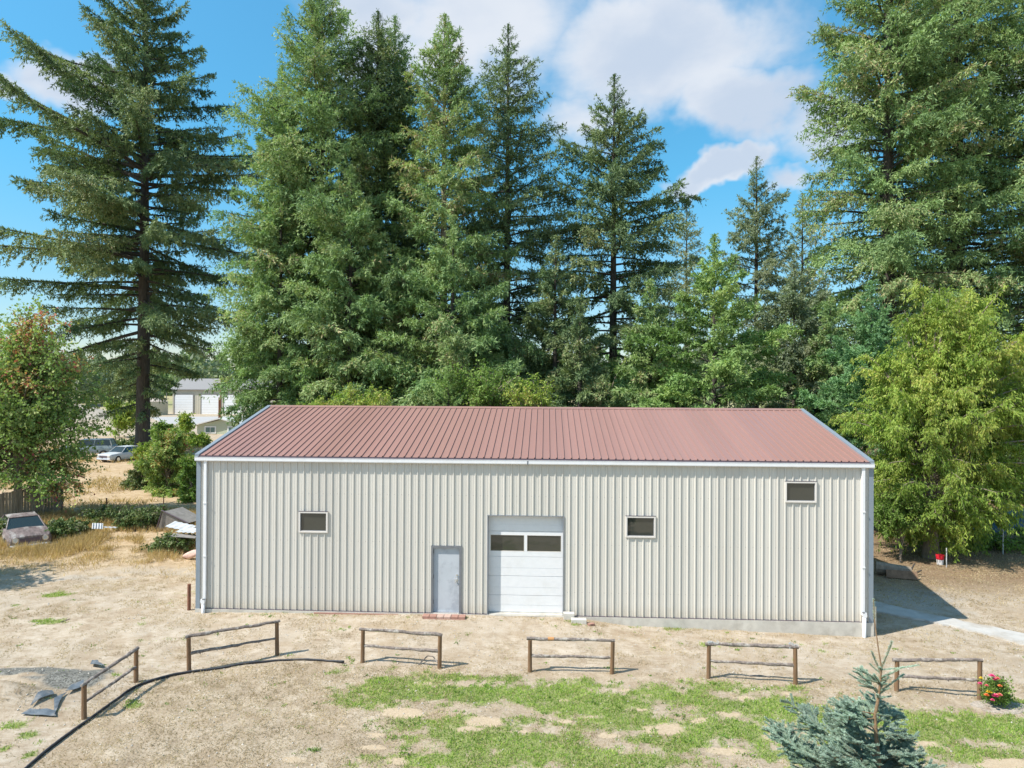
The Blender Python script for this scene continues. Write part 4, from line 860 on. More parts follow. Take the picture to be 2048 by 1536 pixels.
# distant wood
def treeline(name, label, pts, n, seed, hr, leaf):
    r = np.random.default_rng(seed); t = r.random(n); k = (t*(len(pts)-1)).astype(int).clip(0, len(pts)-2); f = t*(len(pts)-1)-k; P_ = np.array(pts, float)
    c = P_[k]*(1-f[:, None])+P_[k+1]*f[:, None]; c = c+r.normal(0, 14, c.shape); h = r.uniform(*hr, n); w = h*r.uniform(0.16, 0.34, n); kind = r.random(n) < 0.5
    ns = 420; i = np.repeat(np.arange(n), ns); z = r.random(len(i))**0.8; a = r.random(len(i))*6.28
    rad = np.where(kind[i], (1-z)*(0.6+0.6*r.random(len(i))), np.sqrt(np.clip(1-(2*z-0.9)**2, 0.02, 1))*(0.8+0.4*r.random(len(i))))*w[i]*np.sqrt(r.random(len(i)))**0.5
    p = np.stack([c[i, 0]+np.cos(a)*rad, c[i, 1]+np.sin(a)*rad, z*h[i]-0.3], -1)
    V, F = blades(p, unit(r.normal(size=p.shape)+np.array([0, 0, -.3])), h[i]*r.uniform(0.07, 0.14, len(i)), h[i]*r.uniform(0.04, 0.07, len(i)), seed)
    o = link(name, np_mesh(name, V, F, LEAF[leaf], tint=(r.random(n)*0.6)[i]+0.4*r.random(len(i)))); return tag(o, label, 'woodland', None, 'stuff')
treeline('distant_wood', 'distant mixed wood along the far side of the tan field', [(-700, 520), (-420, 560), (-200, 470), (-60, 420), (120, 420), (400, 480)], 300, 5, (16, 34), 'fir')
treeline('distant_wood', 'bluish far trees behind the long garage', [(-250, 260), (-120, 235), (-40, 250), (60, 240), (150, 230)], 90, 6, (14, 24), 'fir_grey')

# ------------------------------------------------------------------ blue spruce (foreground)
def spruce():
    r = np.random.default_rng(5); Y = -14.0; c = ony(1756, 1500, Y); g = gz(c[0], Y)
    root = empty('blue_spruce', (c[0], Y, g), 0, 'young blue spruce with a bent bare leader at the bottom right', 'spruce tree')
    tr = [(1752, 1700), (1754, 1600), (1757, 1520), (1752, 1470), (1750, 1430), (1756, 1400), (1760, 1370), (1763, 1335), (1757, 1300), (1753, 1270), (1749, 1240), (1747, 1198)]
    P = np.array([ony(a, b_, Y) for a, b_ in tr])-np.array([c[0], Y, g]); P = np.concatenate([[[0, 0, -0.2]], [[0, 0, P[0, 2]*0.5]], P])
    b = MB(); b.tube([tuple(q) for q in P], [0.07, 0.055, 0.04, 0.033, 0.027, 0.022, 0.019, 0.016, 0.0125, 0.0095, 0.008, 0.007, 0.006, 0.005], 8)
    b.build('trunk', mat_simple('spruce_bark', (0.25, 0.16, 0.09), 0.9, var=0.25, scale=30, bump=0.5), root, smooth=True)
    zt = P[:, 2]; H = zt[-1]
    def tx(z): return np.stack([np.interp(z, zt, P[:, 0]), np.interp(z, zt, P[:, 1]), z], -1)
    shoots = []; stems = []      # (p0, p1, p2 curved) shoots carry needles
    def curve(p0, d, L, up, n=5):
        s = np.linspace(0, 1, n)[:, None]; return p0+d*L*s+np.array([0, 0, 1.0])*up*L*s**2
    leader_z = ony(1760, 1340, Y)[2]-g
    ztop = leader_z
    z = ztop; dz = 0.0
    lvl = []
    zcur = ztop
    while zcur > 0.35:
        lvl.append(zcur); zcur -= r.uniform(0.035, 0.10) if ztop-zcur > 0.22 else r.uniform(0.02, 0.05)
    for z in lvl:
        depth = ztop-z
        R = np.interp(depth, [0, 0.10, 0.25, 0.5, 0.8, 1.1, 2.0, 4.5], [0.08, 0.15, 0.22, 0.35, 0.62, 0.82, 1.2, 1.6])
        nb = 3 if depth > 0.45 else 2
        for _ in range(nb):
            a = r.uniform(0, 6.283); L = R*r.uniform(0.5, 1.2)*(1+0.28*np.cos(a-math.pi)); e = r.uniform(0.30, 0.62) if depth < 0.3 else r.uniform(0.05, 0.42)
            d = np.array([math.cos(a)*math.cos(e), math.sin(a)*math.cos(e), math.sin(e)]); c0 = tx(np.array(z))
            B = curve(c0, d, L, r.uniform(0.0, 0.18) if depth > 0.3 else 0.1, 9); stems.append(B); shoots.append((B[0 if L < 0.5 else 3:], 0.9))
            if L > 0.28:
                n = int(L/0.033)
                for j in range(n):
                    s = r.uniform(0.22, 0.97); q = B[0]*0+np.array([np.interp(s, np.linspace(0, 1, 9), B[:, k]) for k in range(3)])
                    sd = np.cross(d, [0, 0, 1.0]); sd /= np.linalg.norm(sd); sg = 1 if j % 2 else -1
                    dd = d*r.uniform(0.5, 1.0)+sd*sg*r.uniform(0.5, 1.0)+np.array([0, 0, r.uniform(-0.25, 0.45)]); dd /= np.linalg.norm(dd)
                    l = min(0.34, L*0.55*(1.08-s))*r.uniform(0.6, 1.1)+0.06
                    C = curve(q, dd, l, r.uniform(-.1, 0.15), 5); stems.append(np.array([np.interp(np.linspace(0, 4, 9), range(5), C[:, k]) for k in range(3)]).T); shoots.append((C, 1.0))
                    if l > 0.17:
                        for k2 in range(3):
                            s2 = r.uniform(0.3, 0.75); q2 = C[0]+(C[-1]-C[0])*s2; d2 = dd*0.8+np.cross(dd, [0, 0, 1.0])*r.choice([-1, 1])*0.8+np.array([0, 0, r.uniform(-.2, .3)]); d2 /= np.linalg.norm(d2)
                            shoots.append((curve(q2, d2, 0.09*r.uniform(0.7, 1.3), 0.05, 4), 1.0))
    hand = [((1762, 1338), (1779, 1282)), ((1761, 1345), (1750, 1311)), ((1763, 1340), (1832, 1330)), ((1758, 1358), (1714, 1345)), ((1758, 1366), (1712, 1352)), ((1756, 1380), (1704, 1357)), ((1762, 1357), (1800, 1333)), ((1757, 1385), (1815, 1358))]
    for k, (p0, p1) in enumerate(hand):
        A = ony(*p0, Y)-np.array([c[0], Y, g]); Bp = ony(*p1, Y)-np.array([c[0], Y, g]); Bp[1] += (-0.06, 0.08)[k % 2]
        C = curve(A, (Bp-A)/np.linalg.norm(Bp-A), np.linalg.norm(Bp-A), 0.05, 6); shoots.append((C, 0.8)); stems.append(np.array([np.interp(np.linspace(0, 5, 9), range(6), C[:, k2]) for k2 in range(3)]).T)
    shoots.append((tx(np.linspace(H-0.24, H, 5)), 0.55)); 
    st = np.stack([s for s in stems]); V2, F2 = limbs_mesh(st, np.tile(np.linspace(0.007, 0.0025, 9)[None], (len(st), 1)), 4)
    link('branches', np_mesh('branches', V2, F2, bpy.data.materials['spruce_bark'], smooth=True), root)
    PP = []; DD = []; LL = []; TT = []
    for C, dn in shoots:
        seg = np.linalg.norm(np.diff(C, axis=0), axis=1).sum(); n = int(seg*2100*dn)+12
        if C[:, 2].mean() < ztop-1.6: n //= 3
        s = r.random(n)*(len(C)-1); i = s.astype(int).clip(0, len(C)-2); f = (s-i)[:, None]; p = C[i]*(1-f)+C[i+1]*f; ax = unit(C[i+1]-C[i])
        perp = unit(np.cross(ax, r.normal(size=p.shape))); perp[:, 2] = np.abs(perp[:, 2])*0.7+perp[:, 2]*0.3
        PP.append(p); DD.append(unit(perp*0.9+ax*r.uniform(0.35, 0.9, n)[:, None])); LL.append(np.full(n, 0.026)*r.uniform(0.75, 1.15, n)*(0.6+0.4*dn)); TT.append(np.full(n, r.random()*0.5)+r.random(n)*0.5)
    PP = np.concatenate(PP); DD = np.concatenate(DD); LL = np.concatenate(LL); TT = np.concatenate(TT)
    V, F = blades(PP, DD, LL, np.full(len(PP), 0.0046), 9)
    link('needles', np_mesh('needles', V, F, LEAF['spruce'], tint=TT), root)
spruce()

# ------------------------------------------------------------------ rose bush
def rose():
    c = onz(1995, 1412, -0.38); g = gz(c[0], c[1])
    L0 = np.array([c[0], c[1], g]); r = np.random.default_rng(3)
    root = broadleaf('rose_bush', 'rose bush with pink, yellow and orange blooms beside the last fence section', tuple(L0), [(0.02, 0, 0.42, 0.33, 0.28, 0.34), (0.12, 0, 0.30, 0.40, 0.3, 0.24)], 60, 5200, 101, leaf='green', lsz=(0.055, 0.035), trunk_h=0.2, r0=0.02, hangd=0.15, cat='rose bush', stems=5, twig=0.16, arch=0.1)
    cols = {'pink': (0.75, 0.10, 0.25), 'orange': (0.85, 0.25, 0.08), 'yellow': (0.85, 0.60, 0.05), 'salmon': (0.80, 0.22, 0.20)}
    ms_ = {k: mat_simple(k+'_petals', v, 0.6, var=0.15, scale=20) for k, v in cols.items()}
    spots = [(1984, 1353, 'pink', .075), (1990, 1360, 'pink', .06), (1995, 1358, 'salmon', .06), (1960, 1368, 'pink', .055), (1973, 1372, 'salmon', .05), (2000, 1373, 'orange', .055), (1978, 1385, 'yellow', .075), (1990, 1393, 'pink', .085), (1999, 1391, 'salmon', .07), (1973, 1391, 'orange', .06), (1962, 1357, 'yellow', .045), (1985, 1401, 'pink', .05)]
    names = {'pink': 'pink bloom', 'orange': 'orange bloom', 'yellow': 'yellow bloom', 'salmon': 'salmon bloom'}
    for k, (px, py, cl, s) in enumerate(spots):
        p = ony(px, py, c[1]-0.22-0.05*(k % 3))-L0
        b = MB()
        for lay in range(4):
            n = 6-lay; rr = s*(1-0.22*lay)
            for j in range(n):
                a = 2*math.pi*j/n+lay*0.5+r.random()*0.3; ca, sa = math.cos(a), math.sin(a); tilt = 0.3+0.32*lay
                q = lambda u, w: (p[0]+ca*u*math.cos(tilt)-sa*w, p[1]+sa*u*math.cos(tilt)+ca*w, p[2]+u*math.sin(tilt)+0.01*lay)
                b.add([q(0.0, 0), q(rr*0.55, -rr*0.45), q(rr, -rr*0.28), q(rr*1.05, 0.0), q(rr, rr*0.28), q(rr*0.55, rr*0.45)], [(0, 1, 2, 3, 4, 5)])
        o = b.build('bloom', ms_[cl], root); o['label'] = names[cl]
    # pale stones and soil ring under it
    b = MB(); vs = []; n = 40
    for ring, (rx, ry, dz) in enumerate(((0.72, 0.34, -0.06), (0.72, 0.34, 0.008), (0.55, 0.26, 0.02), (0.2, 0.1, 0.02))):
        for k in range(n):
            a = 2*math.pi*k/n; w = 1+0.12*math.sin(3*a+1)+0.05*math.sin(7*a); x = c[0]+0.1+rx*w*math.cos(a); y = c[1]-0.05+ry*w*math.sin(a); vs.append((x, y, gz(x, y)+dz))
    fs = [(r_*n+k, r_*n+(k+1) % n, (r_+1)*n+(k+1) % n, (r_+1)*n+k) for r_ in range(3) for k in range(n)]+[tuple(range(3*n, 4*n))]
    b.add(vs, fs); tag(b.build('flower_bed', mat_simple('pale_gravel', (0.40, 0.345, 0.29), 0.95, var=0.4, scale=22, bump=0.8, bscale=50, dirt=(0.22, 0.16, 0.11), dirt_amt=0.7, dscale=3)), 'small pale gravel bed around the rose bush', None, None, 'structure')
rose()

# ------------------------------------------------------------------ vehicles
M['tyre'] = mat_simple('old_tyre', (0.035, 0.035, 0.035), 0.9)
M['car_glass'] = mat_glass_dark('car_glass', (0.02, 0.03, 0.03), 0.25)
def loft(b, st, close=True):
    """st: list of rings, each a list of (x, y, z)"""
    n = len(st[0]); vs = [p for r_ in st for p in r_]; fs = []
    for i in range(len(st)-1):
        for k in range(n): a = i*n+k; c_ = i*n+(k+1) % n; fs.append((a, c_, c_+n, a+n))
    if close: fs += [tuple(range(n)), tuple(range((len(st)-1)*n, len(st)*n))[::-1]]
    b.add(vs, fs)
def vehicle(name, label, cat, loc, head, prof, cab, paint, L=4.4, Wd=1.75, sink=0.05, wheels=True, group=None, round_lights=True, chrome=M['chrome'], wr=0.32):
    """prof: [(x, z_low, z_hood, halfwidth)] nose (+x) to tail; cab: [(x, z_base, z_top, hw_base, hw_top)]"""
    root = empty(name, (loc[0], loc[1], loc[2]-sink), head, label, cat, group)
    b = MB(); st = []
    for x, zl, zh, hw in prof:
        zm = zl+(zh-zl)*0.62
        st.append([(x, -hw*0.93, zl), (x, -hw, zl+(zh-zl)*0.3), (x, -hw, zm), (x, -hw*0.93, zh-0.02), (x, -hw*0.72, zh), (x, 0, zh+0.025), (x, hw*0.72, zh), (x, hw*0.93, zh-0.02), (x, hw, zm), (x, hw, zl+(zh-zl)*0.3), (x, hw*0.93, zl)])
    loft(b, st); b.build('body', paint, root, smooth=False, bevel=0.02)
    x0, x1, x2, x3, zb, zt, hb, ht = cab     # windshield foot, roof front, roof rear, rear foot
    b = MB(); b.add([(x1, -ht, zt), (x1, ht, zt), (x2, ht, zt), (x2, -ht, zt), (x1-0.02, -ht, zt-0.05), (x1-0.02, ht, zt-0.05), (x2+0.02, ht, zt-0.05), (x2+0.02, -ht, zt-0.05), (x1*.5+x2*.5, 0, zt+0.04)], [(0, 1, 8), (1, 2, 8), (2, 3, 8), (3, 0, 8), (0, 4, 5, 1), (1, 5, 6, 2), (2, 6, 7, 3), (3, 7, 4, 0), (4, 7, 6, 5)])
    for s in (-1, 1):
        for (xa, xb, w_) in ((x0, x1, 0.05), (x3, x2, 0.08), ((x0+x3)/2, (x1+x2)/2, 0.05)):
            b.tube([(xa, s*hb, zb-0.02), (xb, s*ht, zt-0.02)], w_*0.6, 6)
    b.build('roof', paint, root)
    b = MB(); b.add([(x0, -hb+.03, zb), (x0, hb-.03, zb), (x1, ht-.03, zt-.04), (x1, -ht+.03, zt-.04)], [(0, 1, 2, 3)]); b.build('windshield', M['car_glass'], root)
    b = MB(); b.add([(x3, -hb+.03, zb), (x3, hb-.03, zb), (x2, ht-.03, zt-.04), (x2, -ht+.03, zt-.04)], [(0, 1, 2, 3)]); b.build('rear_window', M['car_glass'], root)
    for s in (-1, 1):
        b = MB(); b.add([(x0-.04, s*hb, zb), (x3+.04, s*hb, zb), (x2+.04, s*ht, zt-.05), (x1-.04, s*ht, zt-.05)], [(0, 1, 2, 3)]); b.build('side_window', M['car_glass'], root)
    xn = prof[0][0]; hwn = prof[0][3]; zn = (prof[0][1]+prof[0][2])/2
    for s in (-1, 1):
        yl = s*(hwn-0.17); b = MB()
        if round_lights:
            b.tube([(xn-0.06, yl, zn+0.08), (xn+0.035, yl, zn+0.08)], 0.125, 18); h = b.build('headlight', chrome, root)
            b = MB(); b.tube([(xn+0.03, yl, zn+0.08), (xn+0.045, yl, zn+0.08)], 0.09, 18); b.build('lens', mat_simple('lamp_lens', (0.55, 0.58, 0.58), 0.2), h)
        else: b.box(xn-0.02, xn+0.02, yl-0.14, yl+0.14, zn, zn+0.15); b.build('headlight', chrome, root)
    b = MB(); b.box(xn, xn+0.012, -hwn+0.34, hwn-0.34, zn-0.05, zn+0.14); b.build('grille', M['darktrim'], root)
    b = MB(); b.tube([(xn-0.05, -hwn-0.02, zn-0.18), (xn+0.08, -hwn*0.85, zn-0.18), (xn+0.11, 0, zn-0.18), (xn+0.08, hwn*0.85, zn-0.18), (xn-0.05, hwn+0.02, zn-0.18)], 0.055, 8); b.build('bumper', chrome, root)
    xt = prof[-1][0]; b = MB(); b.box(xt-0.09, xt-0.01, -hwn, hwn, zn-0.22, zn-0.1); b.build('bumper', chrome, root)
    if wheels:
        for xw in (prof[0][0]-L*0.19, prof[-1][0]+L*0.19):
            for s in (-1, 1):
                b = MB(); b.tube([(xw, s*(Wd/2-0.20), wr), (xw, s*(Wd/2+0.005), wr)], wr, 20); w_ = b.build('wheel', M['tyre'], root)
                b = MB(); b.tube([(xw, s*(Wd/2), wr), (xw, s*(Wd/2+0.015), wr)], wr*0.55, 14); b.build('rim', chrome, w_)
    return root
rust_paint = mat_simple('rust_streaked_paint', (0.16, 0.125, 0.12), 0.65, var=0.5, scale=5, dirt=(0.40, 0.38, 0.36), dirt_amt=0.9, dscale=1.4, stretch=(0.6, 1.6, 1), bump=0.3)
p1, p2 = onz(22, 1098, -0.1), onz(98, 1083, -0.1); u = (p2-p1)[:2]; print('u', u); u = np.array([0.70, 0.71]); u /= np.linalg.norm(u); hd = math.atan2(-u[0], u[1])   # width vector -> heading (front faces the camera)
hd = math.atan2(-u[0]*1.0, u[1]*1.0); hx, hy = u[1], -u[0]; hd = math.atan2(hy, hx)
cc = (p1+p2)/2; cx_, cy_ = cc[0]-hx*2.05, cc[1]-hy*2.05
vehicle('old_car', 'rusty derelict car with round headlights, half sunk in weeds at the left', 'car', (cx_, cy_, gz(cx_, cy_)), hd,
        [(2.05, 0.32, 0.72, 0.74), (1.9, 0.25, 0.80, 0.84), (1.2, 0.22, 0.88, 0.87), (0.75, 0.22, 0.93, 0.88), (-0.9, 0.22, 0.93, 0.88), (-1.7, 0.25, 0.86, 0.84), (-2.1, 0.32, 0.74, 0.74)],
        (0.80, 0.15, -1.05, -1.75, 0.91, 1.36, 0.76, 0.58), rust_paint, L=4.1, Wd=1.76, sink=0.26)
p = ony(185, 912, 47.5)
vehicle('parked_truck', 'old pale blue and white boxy truck parked beyond the autumn tree', 'truck', (p[0]-0.4, 47.5, gz(p[0], 47.5)), math.radians(200),
        [(2.4, 0.5, 1.15, 0.86), (2.2, 0.45, 1.2, 0.92), (1.0, 0.42, 1.22, 0.95), (-2.3, 0.42, 1.22, 0.95), (-2.5, 0.45, 1.15, 0.92)],
        (1.0, 0.55, -2.1, -2.3, 1.2, 1.85, 0.86, 0.78), mat_simple('shaded_pale_blue_paint', (0.22, 0.28, 0.31), 0.5, var=0.15, dirt=(0.52, 0.52, 0.50), dirt_amt=0.6, dscale=0.9), L=5, Wd=1.9, wr=0.38, round_lights=True)  # paint colour darkened to stand in for leaf shade on the truck
p = ony(243, 915, 44.5)
vehicle('parked_car', 'white sedan parked left of the lone fir, in front of the boxy truck', 'car', (p[0]+0.2, 44.5, gz(p[0], 44.5)), math.radians(-105),
        [(2.3, 0.35, 0.75, 0.8), (2.15, 0.28, 0.82, 0.88), (0.9, 0.25, 0.92, 0.9), (-1.2, 0.25, 0.95, 0.9), (-2.1, 0.28, 0.92, 0.88), (-2.3, 0.36, 0.8, 0.8)],
        (0.95, 0.3, -1.0, -1.6, 0.93, 1.42, 0.8, 0.64), mat_simple('white_car_paint', (0.52, 0.54, 0.56), 0.35, var=0.04), L=4.6, Wd=1.8, round_lights=False)
p = onz(214, 795, -0.3)
vehicle('distant_car', 'tiny white car on the far field road', 'car', (p[0], 380, gz(p[0], 380)), math.radians(180),
        [(2.3, 0.35, 0.75, 0.8), (2.15, 0.28, 0.82, 0.88), (0.9, 0.25, 0.92, 0.9), (-1.2, 0.25, 0.95, 0.9), (-2.1, 0.28, 0.92, 0.88), (-2.3, 0.36, 0.8, 0.8)],
        (0.95, 0.3, -1.0, -1.6, 0.93, 1.42, 0.8, 0.64), bpy.data.materials['white_car_paint'], L=4.6, Wd=1.8, round_lights=False)
bpy.data.objects[-1] if False else None

# ------------------------------------------------------------------ picket fence
A = onz(-70, 1062, -0.15); Bq = onz(127, 1030, -0.15); ta, tb_ = 1.55, 1.85
d = Bq-A; Lf = np.hypot(d[0], d[1]); an = math.atan2(d[1], d[0])
root = empty('board_fence', (A[0], A[1], gz(A[0], A[1])), an, 'weathered grey board fence behind the rusty car', 'fence')
b = MB(); n = int(Lf/0.155)
for i in range(n):
    x = i*0.155; h = ta+(tb_-ta)*i/n+rng.uniform(-.03, .03); y = rng.uniform(-.012, .012); b.box(x, x+0.135, y, y+0.02, -0.1, h)
b.build('board', mat_simple('weathered_boards', (0.26, 0.225, 0.18), 0.9, var=0.35, scale=7, stretch=(1, 1, .12), bump=0.4, dirt=(0.42, 0.38, 0.32), dirt_amt=0.5, dscale=4), root)
for z in (0.4, 1.25):
    b = MB(); b.box(0, Lf, 0.035, 0.075, z, z+0.09); b.build('rail', M['rail'], root)
for k in range(4):
    b = MB(); x = k*Lf/3.0-0.05*(k == 3); b.box(x, x+0.09, 0.077, 0.167, -0.3, 1.5); b.build('post', M['rail'], root)
# thin posts
pole('metal_post', 213, 1036, 996, 0.035, M['rust'], 'thin dark metal fence post in the brambles', 'post', -0.15, 6)
pole('metal_post', 327, 1030, 992, 0.025, M['rust'], 'thin dark metal fence post left of the leaning grey shelter', 'post', -0.15, 6)
p = ony(72, 968, 15.5); b = MB(); b.tube([(0, 0, 0), (0, 0, p[2]+0.1)], 0.03, 6); b.box(-0.12, 0.12, -0.03, 0.03, p[2]-0.1, p[2]+0.4); tag(b.build('marker_post', mat_simple('orange_paint', (0.75, 0.14, 0.03), 0.6), None, (p[0], 15.5, -0.15)), 'orange marker on a post seen through the autumn tree', 'marker')
# junk
M['galv'] = mat_simple('old_sheet_metal', (0.52, 0.54, 0.56), 0.45, var=0.2, dirt=(0.30, 0.26, 0.22), dirt_amt=0.5, dscale=3)
M['oldwood'] = mat_simple('old_grey_wood', (0.24, 0.225, 0.21), 0.9, var=0.25, dirt=(0.12, 0.11, 0.10), dirt_amt=0.5, dscale=3)
c = ony(352, 1025, 12.5); g = gz(c[0], 12.5); rt = empty('lean_to', (c[0], 12.5, g), -0.2, 'collapsed grey peaked shelter beside the building corner', 'shelter')
b = MB(); b.add([(-0.75, -0.4, 0.0), (-0.35, -0.5, 1.0), (0.95, -0.3, 0.45), (1.2, -0.4, 0.05), (-0.75, 0.9, 0.0), (-0.35, 0.9, 1.0), (0.95, 0.9, 0.45), (-0.75, -0.36, 0.0), (-0.35, -0.46, 0.96), (0.95, -0.26, 0.41), (1.2, -0.36, 0.01)], [(1, 2, 6, 5), (0, 1, 5, 4), (7, 8, 9, 10), (0, 1, 2, 3)])
o = b.build('roof_panel', M['oldwood'], rt); s_ = o.modifiers.new('t', 'SOLIDIFY'); s_.thickness = 0.03
b = MB(); b.tube([(-0.78, -0.5, -0.1), (-0.36, -0.55, 1.06), (1.0, -0.35, 0.47)], 0.035, 6); b.build('frame', M['darktrim'], rt)
for k, (px, py, Yq, lx_, ly_, rz, tl, ti, mt, lab) in enumerate((
    (362, 1052, 8.6, 1.25, 0.55, -0.30, 0.25, 0.10, 'galv', 'topmost crumpled white metal sheet in the pile by the building corner'),
    (378, 1060, 8.2, 1.10, 0.50, -0.35, 0.20, -0.05, 'galv', 'white metal sheet in the middle of the pile by the building corner'),
    (368, 1071, 7.9, 1.30, 0.40, -0.15, 0.12, 0.02, 'oldwood', 'grey board at the bottom of the metal sheet pile'),
    (195, 1052, 10.2, 0.45, 0.30, 0.5, 0.9, 0.2, 'galv', 'tilted pale board standing in the weeds'),
    (216, 1054, 10.4, 0.9, 0.12, -0.05, 0.1, 0.0, 'galv', 'thin white board lying beside the tilted board'))):
    c = ony(px, py, Yq); Rm = Matrix.Rotation(rz, 3, 'Z') @ Matrix.Rotation(tl, 3, 'X') @ Matrix.Rotation(ti, 3, 'Y')
    b = MB(); nn_ = 12; vs = []; fs = []
    for i in range(nn_+1):
        for t in (-1, 1):
            x = -lx_/2+lx_*i/nn_; y = t*ly_/2; zz_ = 0.02*math.sin(i*2.1) if mt == 'galv' else 0
            vs.append(Rm @ Vector((x, y, zz_))); 
    for i in range(nn_): fs.append((2*i, 2*i+2, 2*i+3, 2*i+1))
    b.add(vs, fs); o = b.build('scrap_sheet' if mt == 'galv' else 'board', M[mt], None, (c[0], Yq, max(c[2], gz(c[0], Yq)+0.05))); s_ = o.modifiers.new('t', 'SOLIDIFY'); s_.thickness = 0.02
    tag(o, lab, 'sheet' if mt == 'galv' else 'board', 'scrap in the weeds left of the building')
c = onz(381, 1118, -0.15); b = MB()
vs = []; fs = []; n1, n2 = 10, 12
for i in range(n1+1):
    for j in range(n2):
        t = i/n1; a = 2*math.pi*j/n2; rr = 0.05+0.17*math.sin(math.pi*min(1, t*1.05+0.02))*(1+0.25*math.sin(3*a+5*t)); vs.append((t*0.95-0.35, math.cos(a)*rr*0.9, 0.12+t*0.22+math.sin(a)*rr*0.7))
for i in range(n1):
    for j in range(n2): fs.append((i*n2+j, i*n2+(j+1) % n2, (i+1)*n2+(j+1) % n2, (i+1)*n2+j))
fs += [tuple(range(n2)), tuple(range(n1*n2, (n1+1)*n2))]
b.add(vs, fs); tag(b.build('fabric_bundle', mat_simple('pinkish_cloth', (0.62, 0.42, 0.35), 0.9, var=0.15, bump=0.5, bscale=9), None, (c[0], c[1], gz(c[0], c[1])), smooth=True), 'crumpled pinkish bundle on the ground behind the building corner', 'bundle')
# right side: stump wood, red pot, posts, tarp heap
c = onz(1795, 1150, -0.3); g = gz(c[0], c[1]); rt = empty('log_pile', (c[0], c[1], g), 0, 'old rotting log chunk lying in the shade right of the building', 'log')
b = MB(); b.tube([(-0.75, 0.25, 0.30), (0.45, -0.15, 0.22)], [0.24, 0.20], 9, jit=0.3); b.build('log', M['bark_light'], rt)
b = MB(); b.box(-0.5, 0.6, -0.05, 0.0, -0.02, 0.30, Matrix.Rotation(-0.3, 3, 'Z') @ Matrix.Rotation(-0.5, 3, 'X'), (-0.1, -0.45, 0.05)); b.build('slab', mat_simple('rotten_slab', (0.22, 0.14, 0.09), 0.95, var=0.3), rt)
b = MB(); b.tube([(0.35, -0.1, 0.05), (0.75, 0.15, 0.5)], [0.05, 0.03], 6); b.tube([(0.5, 0.0, 0.05), (0.9, -0.1, 0.3)], [0.05, 0.03], 6); b.build('branch', M['bark'], rt)
c = onz(1880, 1122, -0.2); g = gz(c[0], c[1]); rt = empty('bucket', (c[0], c[1], g), 0, 'small red and white bucket by the trunk of the drooping tree', 'bucket')
b = MB(); b.tube([(0, 0, 0), (0, 0, 0.22)], [0.12, 0.14], 16); b.build('base', M['white'], rt)
b = MB(); b.tube([(0, 0, 0.221), (0, 0, 0.42)], [0.145, 0.17], 16); b.build('rim', mat_simple('red_plastic', (0.62, 0.02, 0.04), 0.4), rt)
pole('metal_post', 1893, 1128, 1096, 0.022, M['galv'], 'thin pale post right of the red bucket', 'post', -0.2, 6)
pole('metal_post', 2006, 1102, 1045, 0.022, M['galv'], 'thin pale leaning post in front of the blue tarp', 'post', -0.2, 6)
c = ony(2015, 1080, 15.0); g = gz(c[0], 15.0); V = []; F = []; nn_ = 26
for i in range(nn_):
    for j in range(nn_):
        x = (i/(nn_-1)-.5)*4.2; y = (j/(nn_-1)-.5)*2.6; rr = max(abs(x)/2.1, abs(y)/1.3); h = 1.35*max(0, 1-rr**3)*(0.75+0.35*math.sin(x*1.3+1)); h *= 0.8+0.4*float(fbm(np.array([x+9]), np.array([y+5]), 1.6, 4)[0]); V.append((x, y, h))
for i in range(nn_-1):
    for j in range(nn_-1): F.append((i*nn_+j, (i+1)*nn_+j, (i+1)*nn_+j+1, i*nn_+j+1))
b = MB(); b.add(V, F); o = b.build('tarp_heap', mat_simple('dark_blue_tarp', (0.03, 0.085, 0.13), 0.4, var=0.3, scale=2, bump=0.6, bscale=6), None, (c[0], 15.0, g), smooth=True)
s_ = o.modifiers.new('t', 'SOLIDIFY'); s_.thickness = 0.01; tag(o, 'heap covered by a dark blue tarp at the right edge under the trees', 'tarp heap')
b = MB(); b.box(-1.5, 1.2, -0.3, 0.3, 0.12, 0.20, None, (ony(1985, 1090, 13.2)[0], 13.2, gz(27, 13.2)))
for k in range(14): b.box(-1.5+k*0.19, -1.5+k*0.19+0.10, -0.3, -0.27, -0.02, 0.12, None, (ony(1985, 1090, 13.2)[0], 13.2, gz(27, 13.2)))
tag(b.build('wooden_pallet', M['post']), 'flat wooden pallet on the ground in front of the blue tarp', 'pallet')

L0 = (-13.8, 1.4, gz(-13.8, 1.4))
broadleaf('leafy_tree', 'leafy tree just outside the left edge, shading the yard', L0, [(0, 0, 5.2, 2.6, 2.0, 1.8), (0.6, -0.8, 3.8, 2.2, 1.6, 1.2)], 90, 16000, 64, leaf='green', lsz=(0.18, 0.12), trunk_h=2.6, r0=0.16, twig=0.8)

# ------------------------------------------------------------------ far buildings
def rib_box(b, x0, x1, y, z0, z1, step=0.45): 
    x = x0
    while x < x1-0.1: b.box(x, x+0.08, y-0.03, y, z0, z1); x += step
Yb = 140.0; a = ony(345, 830, Yb); gb = ony(345, 830, Yb)[2]; mpp = (Yb-CAM[1])/F_PX
GB = -0.3; sc = 1.0
